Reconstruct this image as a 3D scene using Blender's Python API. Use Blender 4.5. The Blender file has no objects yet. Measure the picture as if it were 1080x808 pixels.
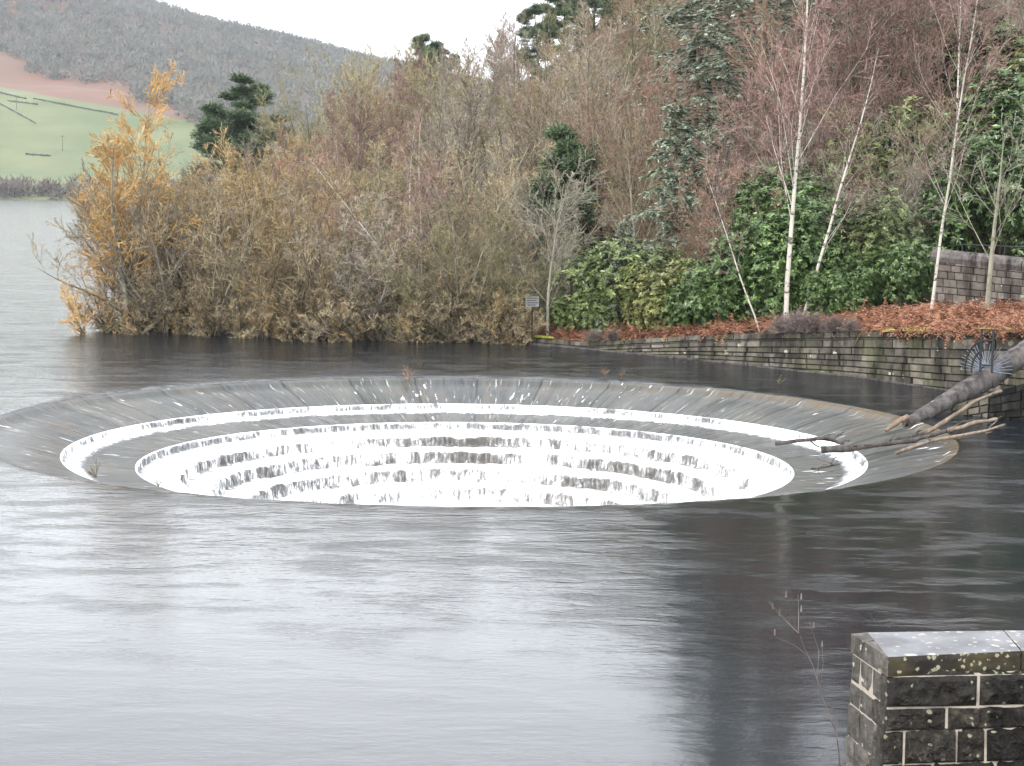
import bpy, math, random
import numpy as np
from mathutils import Matrix, Vector

SC = bpy.context.scene
COL = SC.collection
R = np.random.default_rng(7)
rad = math.radians

# ------------------------------------------------------------------ camera
CAMH, PITCH, ROLL, F = 5.71, 0.1027, 0.0128, 1960.0
cp, sp, cr, sr = math.cos(PITCH), math.sin(PITCH), math.cos(ROLL), math.sin(ROLL)
FW = np.array([0, cp, -sp]); UP0 = np.array([0, sp, cp]); RT0 = np.array([1.0, 0, 0])
RT = RT0 * cr + UP0 * sr; UP = UP0 * cr - RT0 * sr
cam_d = bpy.data.cameras.new('camera'); cam = bpy.data.objects.new('camera', cam_d); COL.objects.link(cam)
cam_d.sensor_width = 36; cam_d.lens = 36 * F / 1080; cam_d.clip_end = 9000; cam_d.clip_start = 0.1
m = Matrix.Identity(4)
for i in range(3):
    m[i][0] = RT[i]; m[i][1] = UP[i]; m[i][2] = -FW[i]
m[2][3] = CAMH
cam.matrix_world = m
SC.camera = cam


def ray(px, py):
    d = FW + RT * (px - 540) / F - UP * (py - 404) / F
    return d / d[1]


def at(px, py, Y):          # world point seen at a measured spot of the view, Y metres ahead
    return np.array([0, 0, CAMH]) + ray(px, py) * Y


def onz(px, py, z):         # the same on a level plane
    d = ray(px, py)
    return np.array([0, 0, CAMH]) + d * ((z - CAMH) / d[2])


def xof(px, Y):
    return at(px, 230, Y)[0]


# ------------------------------------------------------------------ objects
def mesh(name, V, faces, mats, mi=None, smooth=False, uv=None, col=None):
    """faces: list of int arrays (n,3) / (n,4)"""
    V = np.asarray(V, np.float32)
    faces = [np.asarray(f, np.int32) for f in faces if len(f)]
    me = bpy.data.meshes.new(name)
    tot = np.concatenate([np.full(len(f), f.shape[1], np.int32) for f in faces])
    loops = np.concatenate([f.ravel() for f in faces])
    start = np.concatenate([[0], np.cumsum(tot)[:-1]]).astype(np.int32)
    me.vertices.add(len(V)); me.vertices.foreach_set('co', V.ravel())
    me.loops.add(len(loops)); me.loops.foreach_set('vertex_index', loops)
    me.polygons.add(len(tot)); me.polygons.foreach_set('loop_start', start); me.polygons.foreach_set('loop_total', tot)
    if mi is not None:
        me.polygons.foreach_set('material_index', np.asarray(mi, np.int32))
    me.polygons.foreach_set('use_smooth', np.full(len(tot), smooth))
    for mt in (mats if isinstance(mats, (list, tuple)) else [mats]):
        me.materials.append(mt)
    if uv is not None:
        l = me.uv_layers.new(name='UVMap'); l.data.foreach_set('uv', np.asarray(uv, np.float32)[loops].ravel())
    if col is not None:
        a = me.attributes.new('tone', 'FLOAT', 'POINT'); a.data.foreach_set('value', np.asarray(col, np.float32))
    me.update(calc_edges=True); me.validate()
    return me


def obj(name, me, parent=None, loc=None, rz=0):
    o = bpy.data.objects.new(name, me); COL.objects.link(o)
    if parent is not None: o.parent = parent
    if loc is not None: o.location = [float(v) for v in loc]
    o.rotation_euler = (0, 0, rz)
    return o


def tag(o, label=None, cat=None, group=None, kind=None):
    if label: o['label'] = label
    if cat: o['category'] = cat
    if group: o['group'] = group
    if kind: o['kind'] = kind
    return o


def thing(name, label, cat, loc=(0, 0, 0), rz=0, group=None):
    return tag(obj(name, None, None, loc, rz), label, cat, group)


class MB:
    def __init__(s): s.V = []; s.F3 = []; s.F4 = []; s.n = 0; s.T = []
    def add(s, V, F4=None, F3=None, tone=0.5):
        V = np.asarray(V, float).reshape(-1, 3)
        s.V.append(V)
        s.T.append(np.broadcast_to(np.asarray(tone, float), (len(V),)))
        if F4 is not None and len(F4): s.F4.append(np.asarray(F4) + s.n)
        if F3 is not None and len(F3): s.F3.append(np.asarray(F3) + s.n)
        s.n += len(V)
    def box(s, c, size, rz=0, tone=.5, M=None):
        x, y, z = [v / 2 for v in size]
        V = np.array([[sx * x, sy * y, sz * z] for sz in (-1, 1) for sy in (-1, 1) for sx in (-1, 1)])
        if M is not None: V = V @ np.asarray(M).T
        c_, s_ = math.cos(rz), math.sin(rz)
        V = np.stack([V[:, 0] * c_ - V[:, 1] * s_, V[:, 0] * s_ + V[:, 1] * c_, V[:, 2]], 1) + np.asarray(c)
        s.add(V, [[0, 2, 3, 1], [4, 5, 7, 6], [0, 1, 5, 4], [2, 6, 7, 3], [0, 4, 6, 2], [1, 3, 7, 5]], tone=tone)
    def hexa(s, bot, top, tone=.5):    # 4 bottom + 4 top corners, counter-clockwise
        s.add(list(bot) + list(top), [[0, 3, 2, 1], [4, 5, 6, 7], [0, 1, 5, 4], [1, 2, 6, 5], [2, 3, 7, 6], [3, 0, 4, 7]], tone=tone)
    def bar(s, a, b, r, n=6, r2=None, tone=.5):
        P = np.array([[a, b]], float); s.tubes(P, np.array([[r, r if r2 is None else r2]]), n, cap=True, tone=tone)
    def tubes(s, P, rads, n, cap=False, tone=.5):
        P = np.asarray(P, float); N, K, _ = P.shape
        if N == 0: return
        ax = P[:, -1] - P[:, 0]; ax /= np.linalg.norm(ax, axis=1, keepdims=True) + 1e-9
        ref = np.where(np.abs(ax[:, 2:3]) > .9, [[1., 0, 0]], [[0., 0, 1]])
        u = np.cross(ax, ref); u /= np.linalg.norm(u, axis=1, keepdims=True) + 1e-9
        v = np.cross(ax, u)
        ph = R.random(N)[:, None] * 6.28 if n == 3 else np.zeros((N, 1))
        a = np.arange(n)[None] * 2 * np.pi / n + ph
        ring = np.cos(a)[..., None] * u[:, None] + np.sin(a)[..., None] * v[:, None]          # N,n,3
        V = P[:, :, None] + ring[:, None] * rads[:, :, None, None]                             # N,K,n,3
        base = (np.arange(N) * K * n)[:, None, None]
        k = np.arange(K - 1)[None, :, None]; j = np.arange(n)[None, None]
        j2 = (j + 1) % n
        q = np.stack([base + k * n + j, base + k * n + j2, base + (k + 1) * n + j2, base + (k + 1) * n + j], -1).reshape(-1, 4)
        f3 = []
        if cap:
            for b in range(N):
                for k0 in (0, K - 1):
                    o = b * K * n + k0 * n
                    for i in range(1, n - 1): f3.append([o, o + i, o + i + 1] if k0 else [o, o + i + 1, o + i])
        s.add(V, q, f3, tone)
    def mesh(s, name, mats, smooth=False):
        f = []
        if s.F4: f.append(np.concatenate(s.F4))
        if s.F3: f.append(np.concatenate(s.F3))
        return mesh(name, np.concatenate(s.V), f, mats, smooth=smooth, col=np.concatenate(s.T))


# ------------------------------------------------------------------ noise
def vnoise(P, seed=0):
    P = np.asarray(P, float); i = np.floor(P).astype(np.int64); f = P - i; f = f * f * (3 - 2 * f)
    def h(a, b, c):
        n = (a * 374761393 + b * 668265263 + c * 2147483647 + seed * 1274126177) & 0xffffffff
        n = ((n ^ (n >> 13)) * 1274126177) & 0xffffffff
        return ((n ^ (n >> 16)) & 0xffff) / 65535.0
    r = 0
    for a in (0, 1):
        for b in (0, 1):
            for c in (0, 1):
                w = (f[..., 0] if a else 1 - f[..., 0]) * (f[..., 1] if b else 1 - f[..., 1]) * (f[..., 2] if c else 1 - f[..., 2])
                r = r + w * h(i[..., 0] + a, i[..., 1] + b, i[..., 2] + c)
    return r


def fbm(P, oct=4, seed=0):
    P = np.asarray(P, float); s = 0; a = .5
    for k in range(oct): s = s + a * (vnoise(P * 2 ** k, seed + k) - .5) * 2; a /= 2
    return s


# ------------------------------------------------------------------ materials
class NT:
    def __init__(s, name):
        s.m = bpy.data.materials.new(name); s.m.use_nodes = True; s.t = s.m.node_tree
        s.b = s.t.nodes['Principled BSDF']
    def n(s, ty, **kw):
        x = s.t.nodes.new(ty)
        for k, v in kw.items():
            if k in x.bl_rna.properties: setattr(x, k, v)
            else: x.inputs[k.replace('_', ' ')].default_value = v
        return x
    def l(s, a, b): s.t.links.new(a, b)
    def coords(s, sc=(1, 1, 1), kind='Object', rot=(0, 0, 0)):
        tc = s.n('ShaderNodeTexCoord'); mp = s.n('ShaderNodeMapping'); mp.inputs['Scale'].default_value = sc
        mp.inputs['Rotation'].default_value = rot
        s.l(tc.outputs[kind], mp.inputs[0]); return mp.outputs[0]
    def geo(s, sc=(1, 1, 1), rot=(0, 0, 0)):
        g = s.n('ShaderNodeNewGeometry'); mp = s.n('ShaderNodeMapping'); mp.inputs['Scale'].default_value = sc
        mp.inputs['Rotation'].default_value = rot
        s.l(g.outputs['Position'], mp.inputs[0]); return mp.outputs[0]
    def noise(s, vec, scale=5, detail=4, rough=.55, dist=0):
        x = s.n('ShaderNodeTexNoise'); x.inputs['Scale'].default_value = scale; x.inputs['Detail'].default_value = detail
        x.inputs['Roughness'].default_value = rough; x.inputs['Distortion'].default_value = dist
        s.l(vec, x.inputs['Vector']); return x.outputs['Fac']
    def vor(s, vec, scale=5, feature='F1', rnd=1):
        x = s.n('ShaderNodeTexVoronoi', feature=feature); x.inputs['Scale'].default_value = scale
        x.inputs['Randomness'].default_value = rnd
        s.l(vec, x.inputs['Vector']); return x
    def ramp(s, fac, *stops, interp='LINEAR'):
        x = s.n('ShaderNodeValToRGB'); r = x.color_ramp; r.interpolation = interp
        while len(r.elements) < len(stops): r.elements.new(.5)
        for e, (p, c) in zip(r.elements, stops):
            e.position = p; e.color = (c, c, c, 1) if isinstance(c, (int, float)) else (*c, 1)
        s.l(fac, x.inputs[0]); return x.outputs[0]
    def mix(s, f, a, b, mode='MIX'):
        x = s.n('ShaderNodeMix', data_type='RGBA', blend_type=mode)
        for v, i in ((f, 0), (a, 6), (b, 7)):
            if isinstance(v, (int, float)): x.inputs[i].default_value = v if i == 0 else (v, v, v, 1)
            elif isinstance(v, tuple): x.inputs[i].default_value = (*v, 1)
            else: s.l(v, x.inputs[i])
        return x.outputs[2]
    def math(s, op, a, b=None, c=None):
        x = s.n('ShaderNodeMath', operation=op)
        for v, i in ((a, 0), (b, 1), (c, 2)):
            if v is None: continue
            if isinstance(v, (int, float)): x.inputs[i].default_value = v
            else: s.l(v, x.inputs[i])
        return x.outputs[0]
    def bump(s, h, strength=.5, dist=.02, prev=None):
        x = s.n('ShaderNodeBump'); x.inputs['Strength'].default_value = strength; x.inputs['Distance'].default_value = dist
        s.l(h, x.inputs['Height'])
        if prev is not None: s.l(prev, x.inputs['Normal'])
        return x.outputs[0]
    def attr(s, name='tone'):
        x = s.n('ShaderNodeAttribute', attribute_name=name); return x.outputs['Fac']
    def orand(s): return s.n('ShaderNodeObjectInfo').outputs['Random']
    def out(s, color=None, rough=.8, normal=None, **kw):
        i = s.b.inputs
        if color is not None:
            if isinstance(color, tuple): i['Base Color'].default_value = (*color, 1)
            else: s.l(color, i['Base Color'])
        if isinstance(rough, (int, float)): i['Roughness'].default_value = rough
        else: s.l(rough, i['Roughness'])
        if normal is not None: s.l(normal, i['Normal'])
        for k, v in kw.items():
            k = k.replace('_', ' ')
            if isinstance(v, (int, float)): i[k].default_value = v
            else: s.l(v, i[k])
        return s.m


def twig_mat(name, c1, c2, c3=None):
    t = NT(name); co = t.coords()
    a = t.ramp(t.noise(co, .9, 3), (.35, 0.), (.65, 1.))
    c = t.mix(a, c1, c2)
    f = t.ramp(t.noise(co, 7, 2), (.45, 0.), (.62, 1.))
    c = t.mix(f, c, c3 or tuple(min(1, v * 1.7) for v in c2))
    v = t.math('MULTIPLY_ADD', t.orand(), .62 * .60, .70 * .60)
    g = t.n('ShaderNodeVectorMath', operation='SCALE'); t.l(c, g.inputs[0]); t.l(v, g.inputs['Scale'])
    return t.out(g.outputs[0], .9, Specular_IOR_Level=.15)


def leaf_mat(name, c1, c2, c3, rough=.45, sc=2.5):
    t = NT(name); co = t.coords()
    a = t.ramp(t.noise(co, sc, 3), (.35, 0.), (.65, 1.))
    c = t.mix(a, c1, c2)
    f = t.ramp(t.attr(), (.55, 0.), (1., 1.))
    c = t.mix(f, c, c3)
    v = t.math('MULTIPLY_ADD', t.orand(), .4 * .75, .8 * .75)
    g = t.n('ShaderNodeVectorMath', operation='SCALE'); t.l(c, g.inputs[0]); t.l(v, g.inputs['Scale'])
    return t.out(g.outputs[0], rough, Specular_IOR_Level=.4)


def bark_mat(name, c1, c2, sc=4, blotch=None, k=.62):
    c1, c2 = tuple(v * k for v in c1), tuple(v * k for v in c2)
    t = NT(name); co = t.coords((1, 1, .35))
    a = t.noise(co, sc, 5, .65)
    c = t.mix(t.ramp(a, (.35, 0.), (.65, 1.)), c1, c2)
    if blotch:
        co2 = t.coords((1, 1, 2.2))
        c = t.mix(t.ramp(t.noise(co2, 3.2, 3, .6), (.56, 0.), (.62, 1.)), c, blotch)
    return t.out(c, .85, t.bump(a, .6, .02), Specular_IOR_Level=.2)


def stone_mat(name, dark, mid, pale, lichen=.0, moss=None, tw=.55, lsc=6, sc=5, wet=False, k=.6):
    dark, mid, pale = (tuple(v * k for v in q_) for q_ in (dark, mid, pale))
    t = NT(name); co = t.geo()
    n1 = t.noise(co, sc, 6, .68); n2 = t.noise(co, 1.1, 3)
    tone = t.attr()
    f = t.math('ADD', t.math('MULTIPLY', n1, 1 - tw), t.math('MULTIPLY', tone, tw))
    c = t.ramp(f, (.25, dark), (.5, mid), (.78, pale))
    st = t.noise(t.geo((1.3, 1.3, .18)), 2.2, 3, .6)
    c = t.mix(t.ramp(st, (.46, 0.), (.62, .8)), c, tuple(v * .45 for v in dark))
    if lichen:
        v = t.vor(co, lsc); n3 = t.noise(co, lsc * 1.5, 3)
        d = t.math('ADD', v.outputs['Distance'], t.math('MULTIPLY', n3, 1.0))
        sel = t.n('ShaderNodeSeparateColor'); t.l(v.outputs['Color'], sel.inputs[0])
        k = t.math('MULTIPLY', t.ramp(d, (.68, 1.), (.73, 0.)), t.ramp(sel.outputs[0], (1 - lichen, 0.), (1 - lichen + .03, 1.)))
        c = t.mix(k, c, t.mix(sel.outputs[1], (.36, .36, .31), (.22, .23, .13)))
    if moss:
        c = t.mix(t.ramp(t.noise(co, .9, 4), (.50, 0.), (.64, .6)), c, moss)
    nb = t.bump(n1, .9, .05)
    nb = t.bump(t.noise(co, sc * 5, 3), .5, .01, nb)
    return t.out(c, .9, nb, Specular_IOR_Level=.2)


M = {}
M['bark_brown'] = bark_mat('brown_bark', (.11, .09, .065), (.28, .24, .175))
M['bark_pale'] = bark_mat('pale_bark', (.24, .22, .17), (.45, .42, .34), 4, (.13, .13, .08))
M['bark_birch'] = bark_mat('birch_bark', (.52, .47, .40), (.74, .71, .64), 3, (.10, .085, .07))
M['bark_olive'] = bark_mat('mossy_bark', (.10, .10, .05), (.24, .23, .13))
M['tw_tan'] = twig_mat('tan_twigs', (.25, .19, .11), (.37, .295, .18), (.56, .47, .31))
M['tw_grey'] = twig_mat('grey_twigs', (.21, .175, .135), (.32, .275, .215), (.50, .44, .36))
M['tw_gold'] = twig_mat('gold_twigs', (.32, .225, .105), (.43, .31, .15), (.60, .46, .26))
M['tw_orange'] = twig_mat('orange_twigs', (.68, .36, .10), (.82, .50, .17), (.92, .68, .36))
M['tw_purple'] = twig_mat('purple_twigs', (.20, .115, .105), (.29, .17, .15), (.42, .29, .25))
M['tw_red'] = twig_mat('red_twigs', (.24, .14, .10), (.34, .20, .145), (.48, .34, .25))
M['tw_olive'] = twig_mat('olive_twigs', (.21, .195, .10), (.33, .30, .155), (.52, .48, .28))
M['pine'] = leaf_mat('pine_needles', (.055, .09, .04), (.10, .15, .07), (.20, .27, .15), .6)
M['spruce'] = leaf_mat('spruce_needles', (.13, .15, .085), (.19, .225, .15), (.48, .58, .52), .6)
M['rhodo'] = leaf_mat('rhododendron_leaves', (.065, .105, .022), (.14, .19, .045), (.36, .41, .16), .35)
M['rhodo_y'] = leaf_mat('olive_rhododendron_leaves', (.085, .10, .022), (.17, .18, .04), (.36, .36, .12), .35)
M['laurel'] = leaf_mat('laurel_leaves', (.035, .07, .016), (.075, .135, .03), (.24, .34, .11), .3)
M['bracken'] = leaf_mat('dead_bracken', (.18, .075, .04), (.34, .145, .08), (.50, .28, .17), .9, 2.2)
M['heather'] = twig_mat('heather_twigs', (.13, .10, .09), (.21, .165, .15), (.3, .25, .22))
M['quay'] = stone_mat('quay_masonry', (.04, .036, .03), (.15, .135, .11), (.36, .32, .26), .25, (.07, .075, .035), .38, 3, 3)
M['mortar_dark'] = stone_mat('old_mortar', (.04, .038, .035), (.09, .085, .075), (.2, .19, .16))
M['upper'] = stone_mat('upper_masonry', (.08, .065, .055), (.17, .145, .125), (.34, .30, .27), .2, None, .4, 3, 3)
M['dark_stone'] = stone_mat('blackened_masonry', (.004, .004, .004), (.012, .012, .011), (.07, .07, .06), .12, None, .3, 5, 4)
M['coping'] = stone_mat('rough_coping_stone', (.06, .055, .052), (.14, .125, .12), (.30, .27, .25), .08, None, .3, 5, 6)
M['pier'] = stone_mat('soot_black_stone', (.007, .006, .005), (.045, .038, .03), (.26, .22, .17), .4, None, .2, 15, 14)
for n_ in M['pier'].node_tree.nodes:
    if n_.type == 'BSDF_PRINCIPLED': n_.inputs['Roughness'].default_value = .5; n_.inputs['Specular IOR Level'].default_value = .25
    if n_.type == 'BUMP': n_.inputs['Strength'].default_value = 1.0; n_.inputs['Distance'].default_value *= 1.6
M['pier_side'] = stone_mat('weathered_grey_stone', (.035, .032, .028), (.15, .135, .12), (.36, .33, .29), .35, None, .25, 12, 10)
t = NT('pale_mortar'); co = t.geo(); M['mortar'] = t.out(t.mix(t.noise(co, 12, 4), (.22, .18, .14), (.42, .38, .33)), .9, t.bump(t.noise(co, 40, 3), .5, .01))


def lichen_slab(name, base1, base2, lich, amount, sc):
    t = NT(name); co = t.geo()
    n = t.noise(co, 20, 5, .6)
    c = t.mix(t.ramp(t.noise(co, 2.2, 4), (.4, 0.), (.6, 1.)), base1, base2)
    for k, (s_, am) in enumerate(((sc, amount), (sc * 2.3, amount * .8))):
        cc = t.geo((1, 1, 1), (0, 0, k + .3))
        v = t.vor(cc, s_); d = t.math('ADD', v.outputs['Distance'], t.math('MULTIPLY', t.noise(cc, s_ * 2.4, 4, .7), 1.0))
        sel = t.n('ShaderNodeSeparateColor'); t.l(v.outputs['Color'], sel.inputs[0])
        kf = t.math('MULTIPLY', t.ramp(d, (.76, 1.), (.80, 0.)), t.ramp(sel.outputs[0], (1 - am, 0.), (1 - am + .02, 1.)))
        c = t.mix(kf, c, t.mix(sel.outputs[1], lich, tuple(v * .75 for v in lich)))
    c = t.mix(t.math('MULTIPLY', n, .35), c, (.02, .02, .02))
    return t.out(c, .6, t.bump(n, .4, .006), Specular_IOR_Level=.3)


M['slab_top'] = lichen_slab('smooth_slab_top', (.10, .10, .108), (.17, .17, .182), (.36, .35, .31), .38, 7)
M['slab_face'] = lichen_slab('mossy_slab_face', (.009, .007, .005), (.045, .035, .014), (.30, .29, .2), .75, 8)
t = NT('black_iron'); M['iron'] = t.out((.006, .006, .007), .6, Metallic=.1)
t = NT('galvanised_spikes'); M['spike'] = t.out((.16, .19, .24), .5, Metallic=.4)
t = NT('white_board'); M['board'] = t.out(t.mix(t.noise(t.geo(), 8, 3), (.10, .105, .10), (.2, .2, .2)), .6)
t = NT('black_print'); M['print'] = t.out((.03, .03, .03), .6)
M['moss'] = leaf_mat('bright_moss', (.13, .15, .02), (.26, .26, .03), (.36, .36, .06), .9, 3)
M['drift'] = bark_mat('wet_driftwood', (.035, .032, .032), (.13, .115, .105), 6)
M['drift_pale'] = bark_mat('pale_driftwood', (.13, .10, .08), (.34, .27, .21), 9)
M['drift_raw'] = bark_mat('orange_broken_wood', (.17, .11, .08), (.33, .23, .16), 9)

# ------------------------------------------------------------------ world and sun
w = bpy.data.worlds.new('World'); SC.world = w; w.use_nodes = True
nt = w.node_tree; bg = nt.nodes['Background']
sky = nt.nodes.new('ShaderNodeTexSky'); sky.sky_type = 'NISHITA'; sky.sun_disc = False
SUN_EL, SUN_AZ = rad(34), rad(215)     # azimuth clockwise from +Y
sky.sun_elevation = SUN_EL; sky.sun_rotation = SUN_AZ; sky.dust_density = 4; sky.air_density = 1.0
tc = nt.nodes.new('ShaderNodeTexCoord'); mp = nt.nodes.new('ShaderNodeMapping'); mp.inputs['Scale'].default_value = (1, 1, 3.5)
nz = nt.nodes.new('ShaderNodeTexNoise'); nz.inputs['Scale'].default_value = 2.2; nz.inputs['Detail'].default_value = 5
cl = nt.nodes.new('ShaderNodeValToRGB')
cl.color_ramp.elements[0].position = .3; cl.color_ramp.elements[0].color = (15.0, 15.6, 16.6, 1)
cl.color_ramp.elements[1].position = .7; cl.color_ramp.elements[1].color = (18.5, 18.8, 19.2, 1)
mx = nt.nodes.new('ShaderNodeMix'); mx.data_type = 'RGBA'; mx.inputs[0].default_value = .85
nt.links.new(tc.outputs['Generated'], mp.inputs[0]); nt.links.new(mp.outputs[0], nz.inputs['Vector']); nt.links.new(nz.outputs['Fac'], cl.inputs[0])
nt.links.new(sky.outputs[0], mx.inputs[6]); nt.links.new(cl.outputs[0], mx.inputs[7]); nt.links.new(mx.outputs[2], bg.inputs[0])
bg.inputs[1].default_value = .10
sd = bpy.data.lights.new('sun', 'SUN'); sd.energy = 1.5; sd.angle = rad(12); sd.color = (1, .96, .9)
so = bpy.data.objects.new('sun', sd); COL.objects.link(so)
sv = Vector((math.sin(SUN_AZ) * math.cos(SUN_EL), math.cos(SUN_AZ) * math.cos(SUN_EL), math.sin(SUN_EL)))
so.rotation_euler = (-sv).to_track_quat('-Z', 'Y').to_euler(); so.location = (0, -20, 60)
vs = SC.view_settings; vs.view_transform = 'Standard'; vs.look = 'None'; vs.exposure = 1.1; vs.gamma = 1; vs.use_curve_mapping = False
SC.cycles.max_bounces = 6; SC.cycles.diffuse_bounces = 2; SC.cycles.glossy_bounces = 3; SC.cycles.transmission_bounces = 2
SC.cycles.volume_bounces = 1; SC.cycles.transparent_max_bounces = 4
SC.cycles.use_adaptive_sampling = True; SC.cycles.adaptive_threshold = .02
SC.cycles.caustics_reflective = False; SC.cycles.caustics_refractive = False

# ------------------------------------------------------------------ terrain
CX, CY = -1.11, 45.5                   # centre of the spillway
# bank line: (X, Y, top z) left to right
BK = []
for px, yb, yt in ((70, 347, None), (180, 352, None), (330, 358, None), (480, 361, None), (560, 363, None), (617, 368, 361), (740, 380, 353), (840, 391, 351), (900, 397, 350), (995, 411, 349), (1080, 421, 348)):
    p = onz(px, yb, 0)
    zt = .25 if yt is None else at(px, yt, p[1] + .2)[2]
    BK.append((p[0], p[1], zt))
BK.append((BK[-1][0] + 8, BK[-1][1] - 5, BK[-1][2])); BK.append((60, 30, 2.2)); BK.append((200, 10, 3))
BK = np.array(BK)
LEFT = np.array([(-17.9, 73), (-21, 90), (-28, 130), (-46, 200), (-62, 262), (-72, 292), (-95, 420), (-120, 620)])


def shoreY(X): return np.interp(X, BK[:, 0], BK[:, 1])
def topZ(X): return np.interp(X, BK[:, 0], BK[:, 2])


def sdist(X, Y):
    a = Y - shoreY(np.maximum(X, BK[0, 0])) - np.interp(X, [-2, 1, 3], [2.4, 1.6, 1.2])
    b = (X - np.interp(Y, LEFT[:, 1], LEFT[:, 0]) - 4.0) * .95
    return np.minimum(a, b)


AZX = [-.35, -.24, -.17, -.12, -.08, -.02, .03, .08, .16, .28, .6]
AZS = [.0, .035, .065, .06, .09, .125, .15, .22, .28, .32, .34]


def H(X, Y):
    X = np.asarray(X, float); Y = np.asarray(Y, float)
    s = sdist(X, Y); u = X / np.maximum(Y, 20)
    sa = Y - shoreY(np.maximum(X, BK[0, 0])) - 1.5; sb = (X - np.interp(Y, LEFT[:, 1], LEFT[:, 0]) - 4.0)
    se = np.maximum(0, np.minimum(sa, sb * 2.6))
    sl = np.interp(u, AZX, AZS)
    flat = np.interp(u, [-.2, -.02, .05, .3], [3, 6, 9, 10])
    ss = np.maximum(0, se - flat); ss = np.where(ss > 165, 165 + (ss - 165) * .1, ss)
    z = topZ(X) + .03 * np.clip(s, 0, 10) + sl * (ss - 6 * (1 - np.exp(-ss / 6)))
    P = np.stack([X * .12, Y * .12, X * 0], -1)
    z = z + fbm(P, 3, 3) * np.clip(s / 12, 0, 1) * .8
    return np.where(s > 0, z, np.maximum(-13, topZ(X) * (s > -.15) + s * 1.6 - .1))


def grid(name, xs, ys, fn, mat):
    X, Y = np.meshgrid(xs, ys); Z = fn(X, Y)
    V = np.stack([X, Y, Z], -1).reshape(-1, 3); nx = len(xs); ny = len(ys)
    i, j = np.meshgrid(np.arange(nx - 1), np.arange(ny - 1)); b = (j * nx + i).ravel()
    q = np.stack([b, b + 1, b + nx + 1, b + nx], 1)
    return mesh(name, V, [q], mat, smooth=True)


t = NT('woodland_floor'); co = t.geo()
c = t.mix(t.ramp(t.noise(co, .35, 5), (.4, 0.), (.62, 1.)), (.06, .045, .03), (.05, .055, .027))
c = t.mix(t.ramp(t.noise(co, 5, 4, .7), (.45, 0.), (.7, 1.)), c, (.11, .07, .05))
t.out(c, .95, t.bump(t.noise(co, 4, 5, .7), .8, .15))
xs = np.concatenate([np.arange(-140, -26, 4), np.arange(-26, 24, .8), np.arange(24, 60, 2.5), np.arange(60, 240, 9)])
ys = np.concatenate([np.arange(10, 50, 4), np.arange(50, 78, .8), np.arange(78, 120, 2.5), np.arange(120, 640, 8)])
tag(obj('ground', grid('ground', xs, ys, H, t.m)), kind='structure')

# lake bed, one sheet to the horizon
t = NT('lake_bed'); t.out((.03, .028, .02), .95)
xs = np.linspace(-4500, 4500, 60); ys = np.linspace(-1500, 7500, 60)
bedV = lambda X, Y: X * 0 - 14.0
tag(obj('lake_bed', grid('lake_bed', xs, ys, bedV, t.m)), kind='structure')

# ---- far hill across the water
SHF = 745.0
def ridgeF(X): return np.interp(X, [-900, -430, -318, -196, -90, -20, 60, 160, 500, 1200], [235, 186, 158, 133, 108, 92, 84, 80, 78, 70])
def HF(X, Y):
    X = np.asarray(X, float); Y = np.asarray(Y, float)
    s = Y - SHF - 12 * np.sin(X * .013)
    rz = ridgeF(X); z = np.interp(s, [0, 30, 330, 950, 1050, 2500], [0, 5, 62, 1, 1, 1]) * 0
    a = np.clip(s / 900, 0, 1)
    prof = np.interp(a, [0, .03, .12, .4, .8, 1], [0, .02, .09, .40, .88, 1.0])
    z = rz * prof - np.maximum(0, s - 900) * .05
    P = np.stack([X * .006, Y * .006, X * 0], -1)
    z = z + fbm(P, 4, 11) * np.clip(s / 300, 0, 1) * 14
    return np.where(s > 0, z + .3, -3)


def hit_far(px, py):
    d = ray(px, py)
    for Y in np.arange(SHF - 10, 1700, 2.0):
        p = np.array([0, 0, CAMH]) + d * Y
        if HF(p[0], p[1]) >= p[2]: return p
    return np.array([0, 0, CAMH]) + d * 900
fa, fb = hit_far(5, 104), hit_far(130, 128)
FIELD = ((fb[2] - fa[2]) / (fb[0] - fa[0]), fa[2] - fa[0] * (fb[2] - fa[2]) / (fb[0] - fa[0]))
wedge = sorted([tuple(hit_far(a_, b_)) for a_, b_ in ((-60, 20), (0, 50), (18, 60), (30, 78), (60, 86), (130, 94), (170, 112), (200, 122), (300, 160), (450, 190))])
t = NT('far_hillside'); g = t.n('ShaderNodeNewGeometry'); sx = t.n('ShaderNodeSeparateXYZ'); t.l(g.outputs['Position'], sx.inputs[0])
wob = t.math('MULTIPLY', t.math('SUBTRACT', t.noise(t.geo(), .012, 4), .5), 40)
lim = t.math('MULTIPLY_ADD', sx.outputs[0], FIELD[0], FIELD[1])      # top of the green field falls to the right
hz = t.math('ADD', sx.outputs[2], t.math('MULTIPLY', wob, .07))
k = t.ramp(t.math('MULTIPLY', t.math('SUBTRACT', hz, lim), .08), (.45, 0.), (.55, 1.))
grass = t.mix(t.ramp(t.noise(t.geo(), .02, 5), (.4, 0.), (.6, 1.)), (.060, .080, .026), (.095, .105, .042))
brk = t.mix(t.ramp(t.noise(t.geo(), .03, 5, .7), (.4, 0.), (.6, 1.)), (.115, .045, .026), (.095, .052, .03))
c = t.mix(k, grass, brk)
t.out(c, .95)
xs = np.concatenate([np.linspace(-1500, -500, 30), np.linspace(-490, 150, 120), np.linspace(160, 1800, 40)])
ys = np.concatenate([np.linspace(700, 1700, 130), np.linspace(1710, 3500, 25)])
tag(obj('far_hills', grid('far_hills', xs, ys, HF, t.m)), kind='structure')

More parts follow.
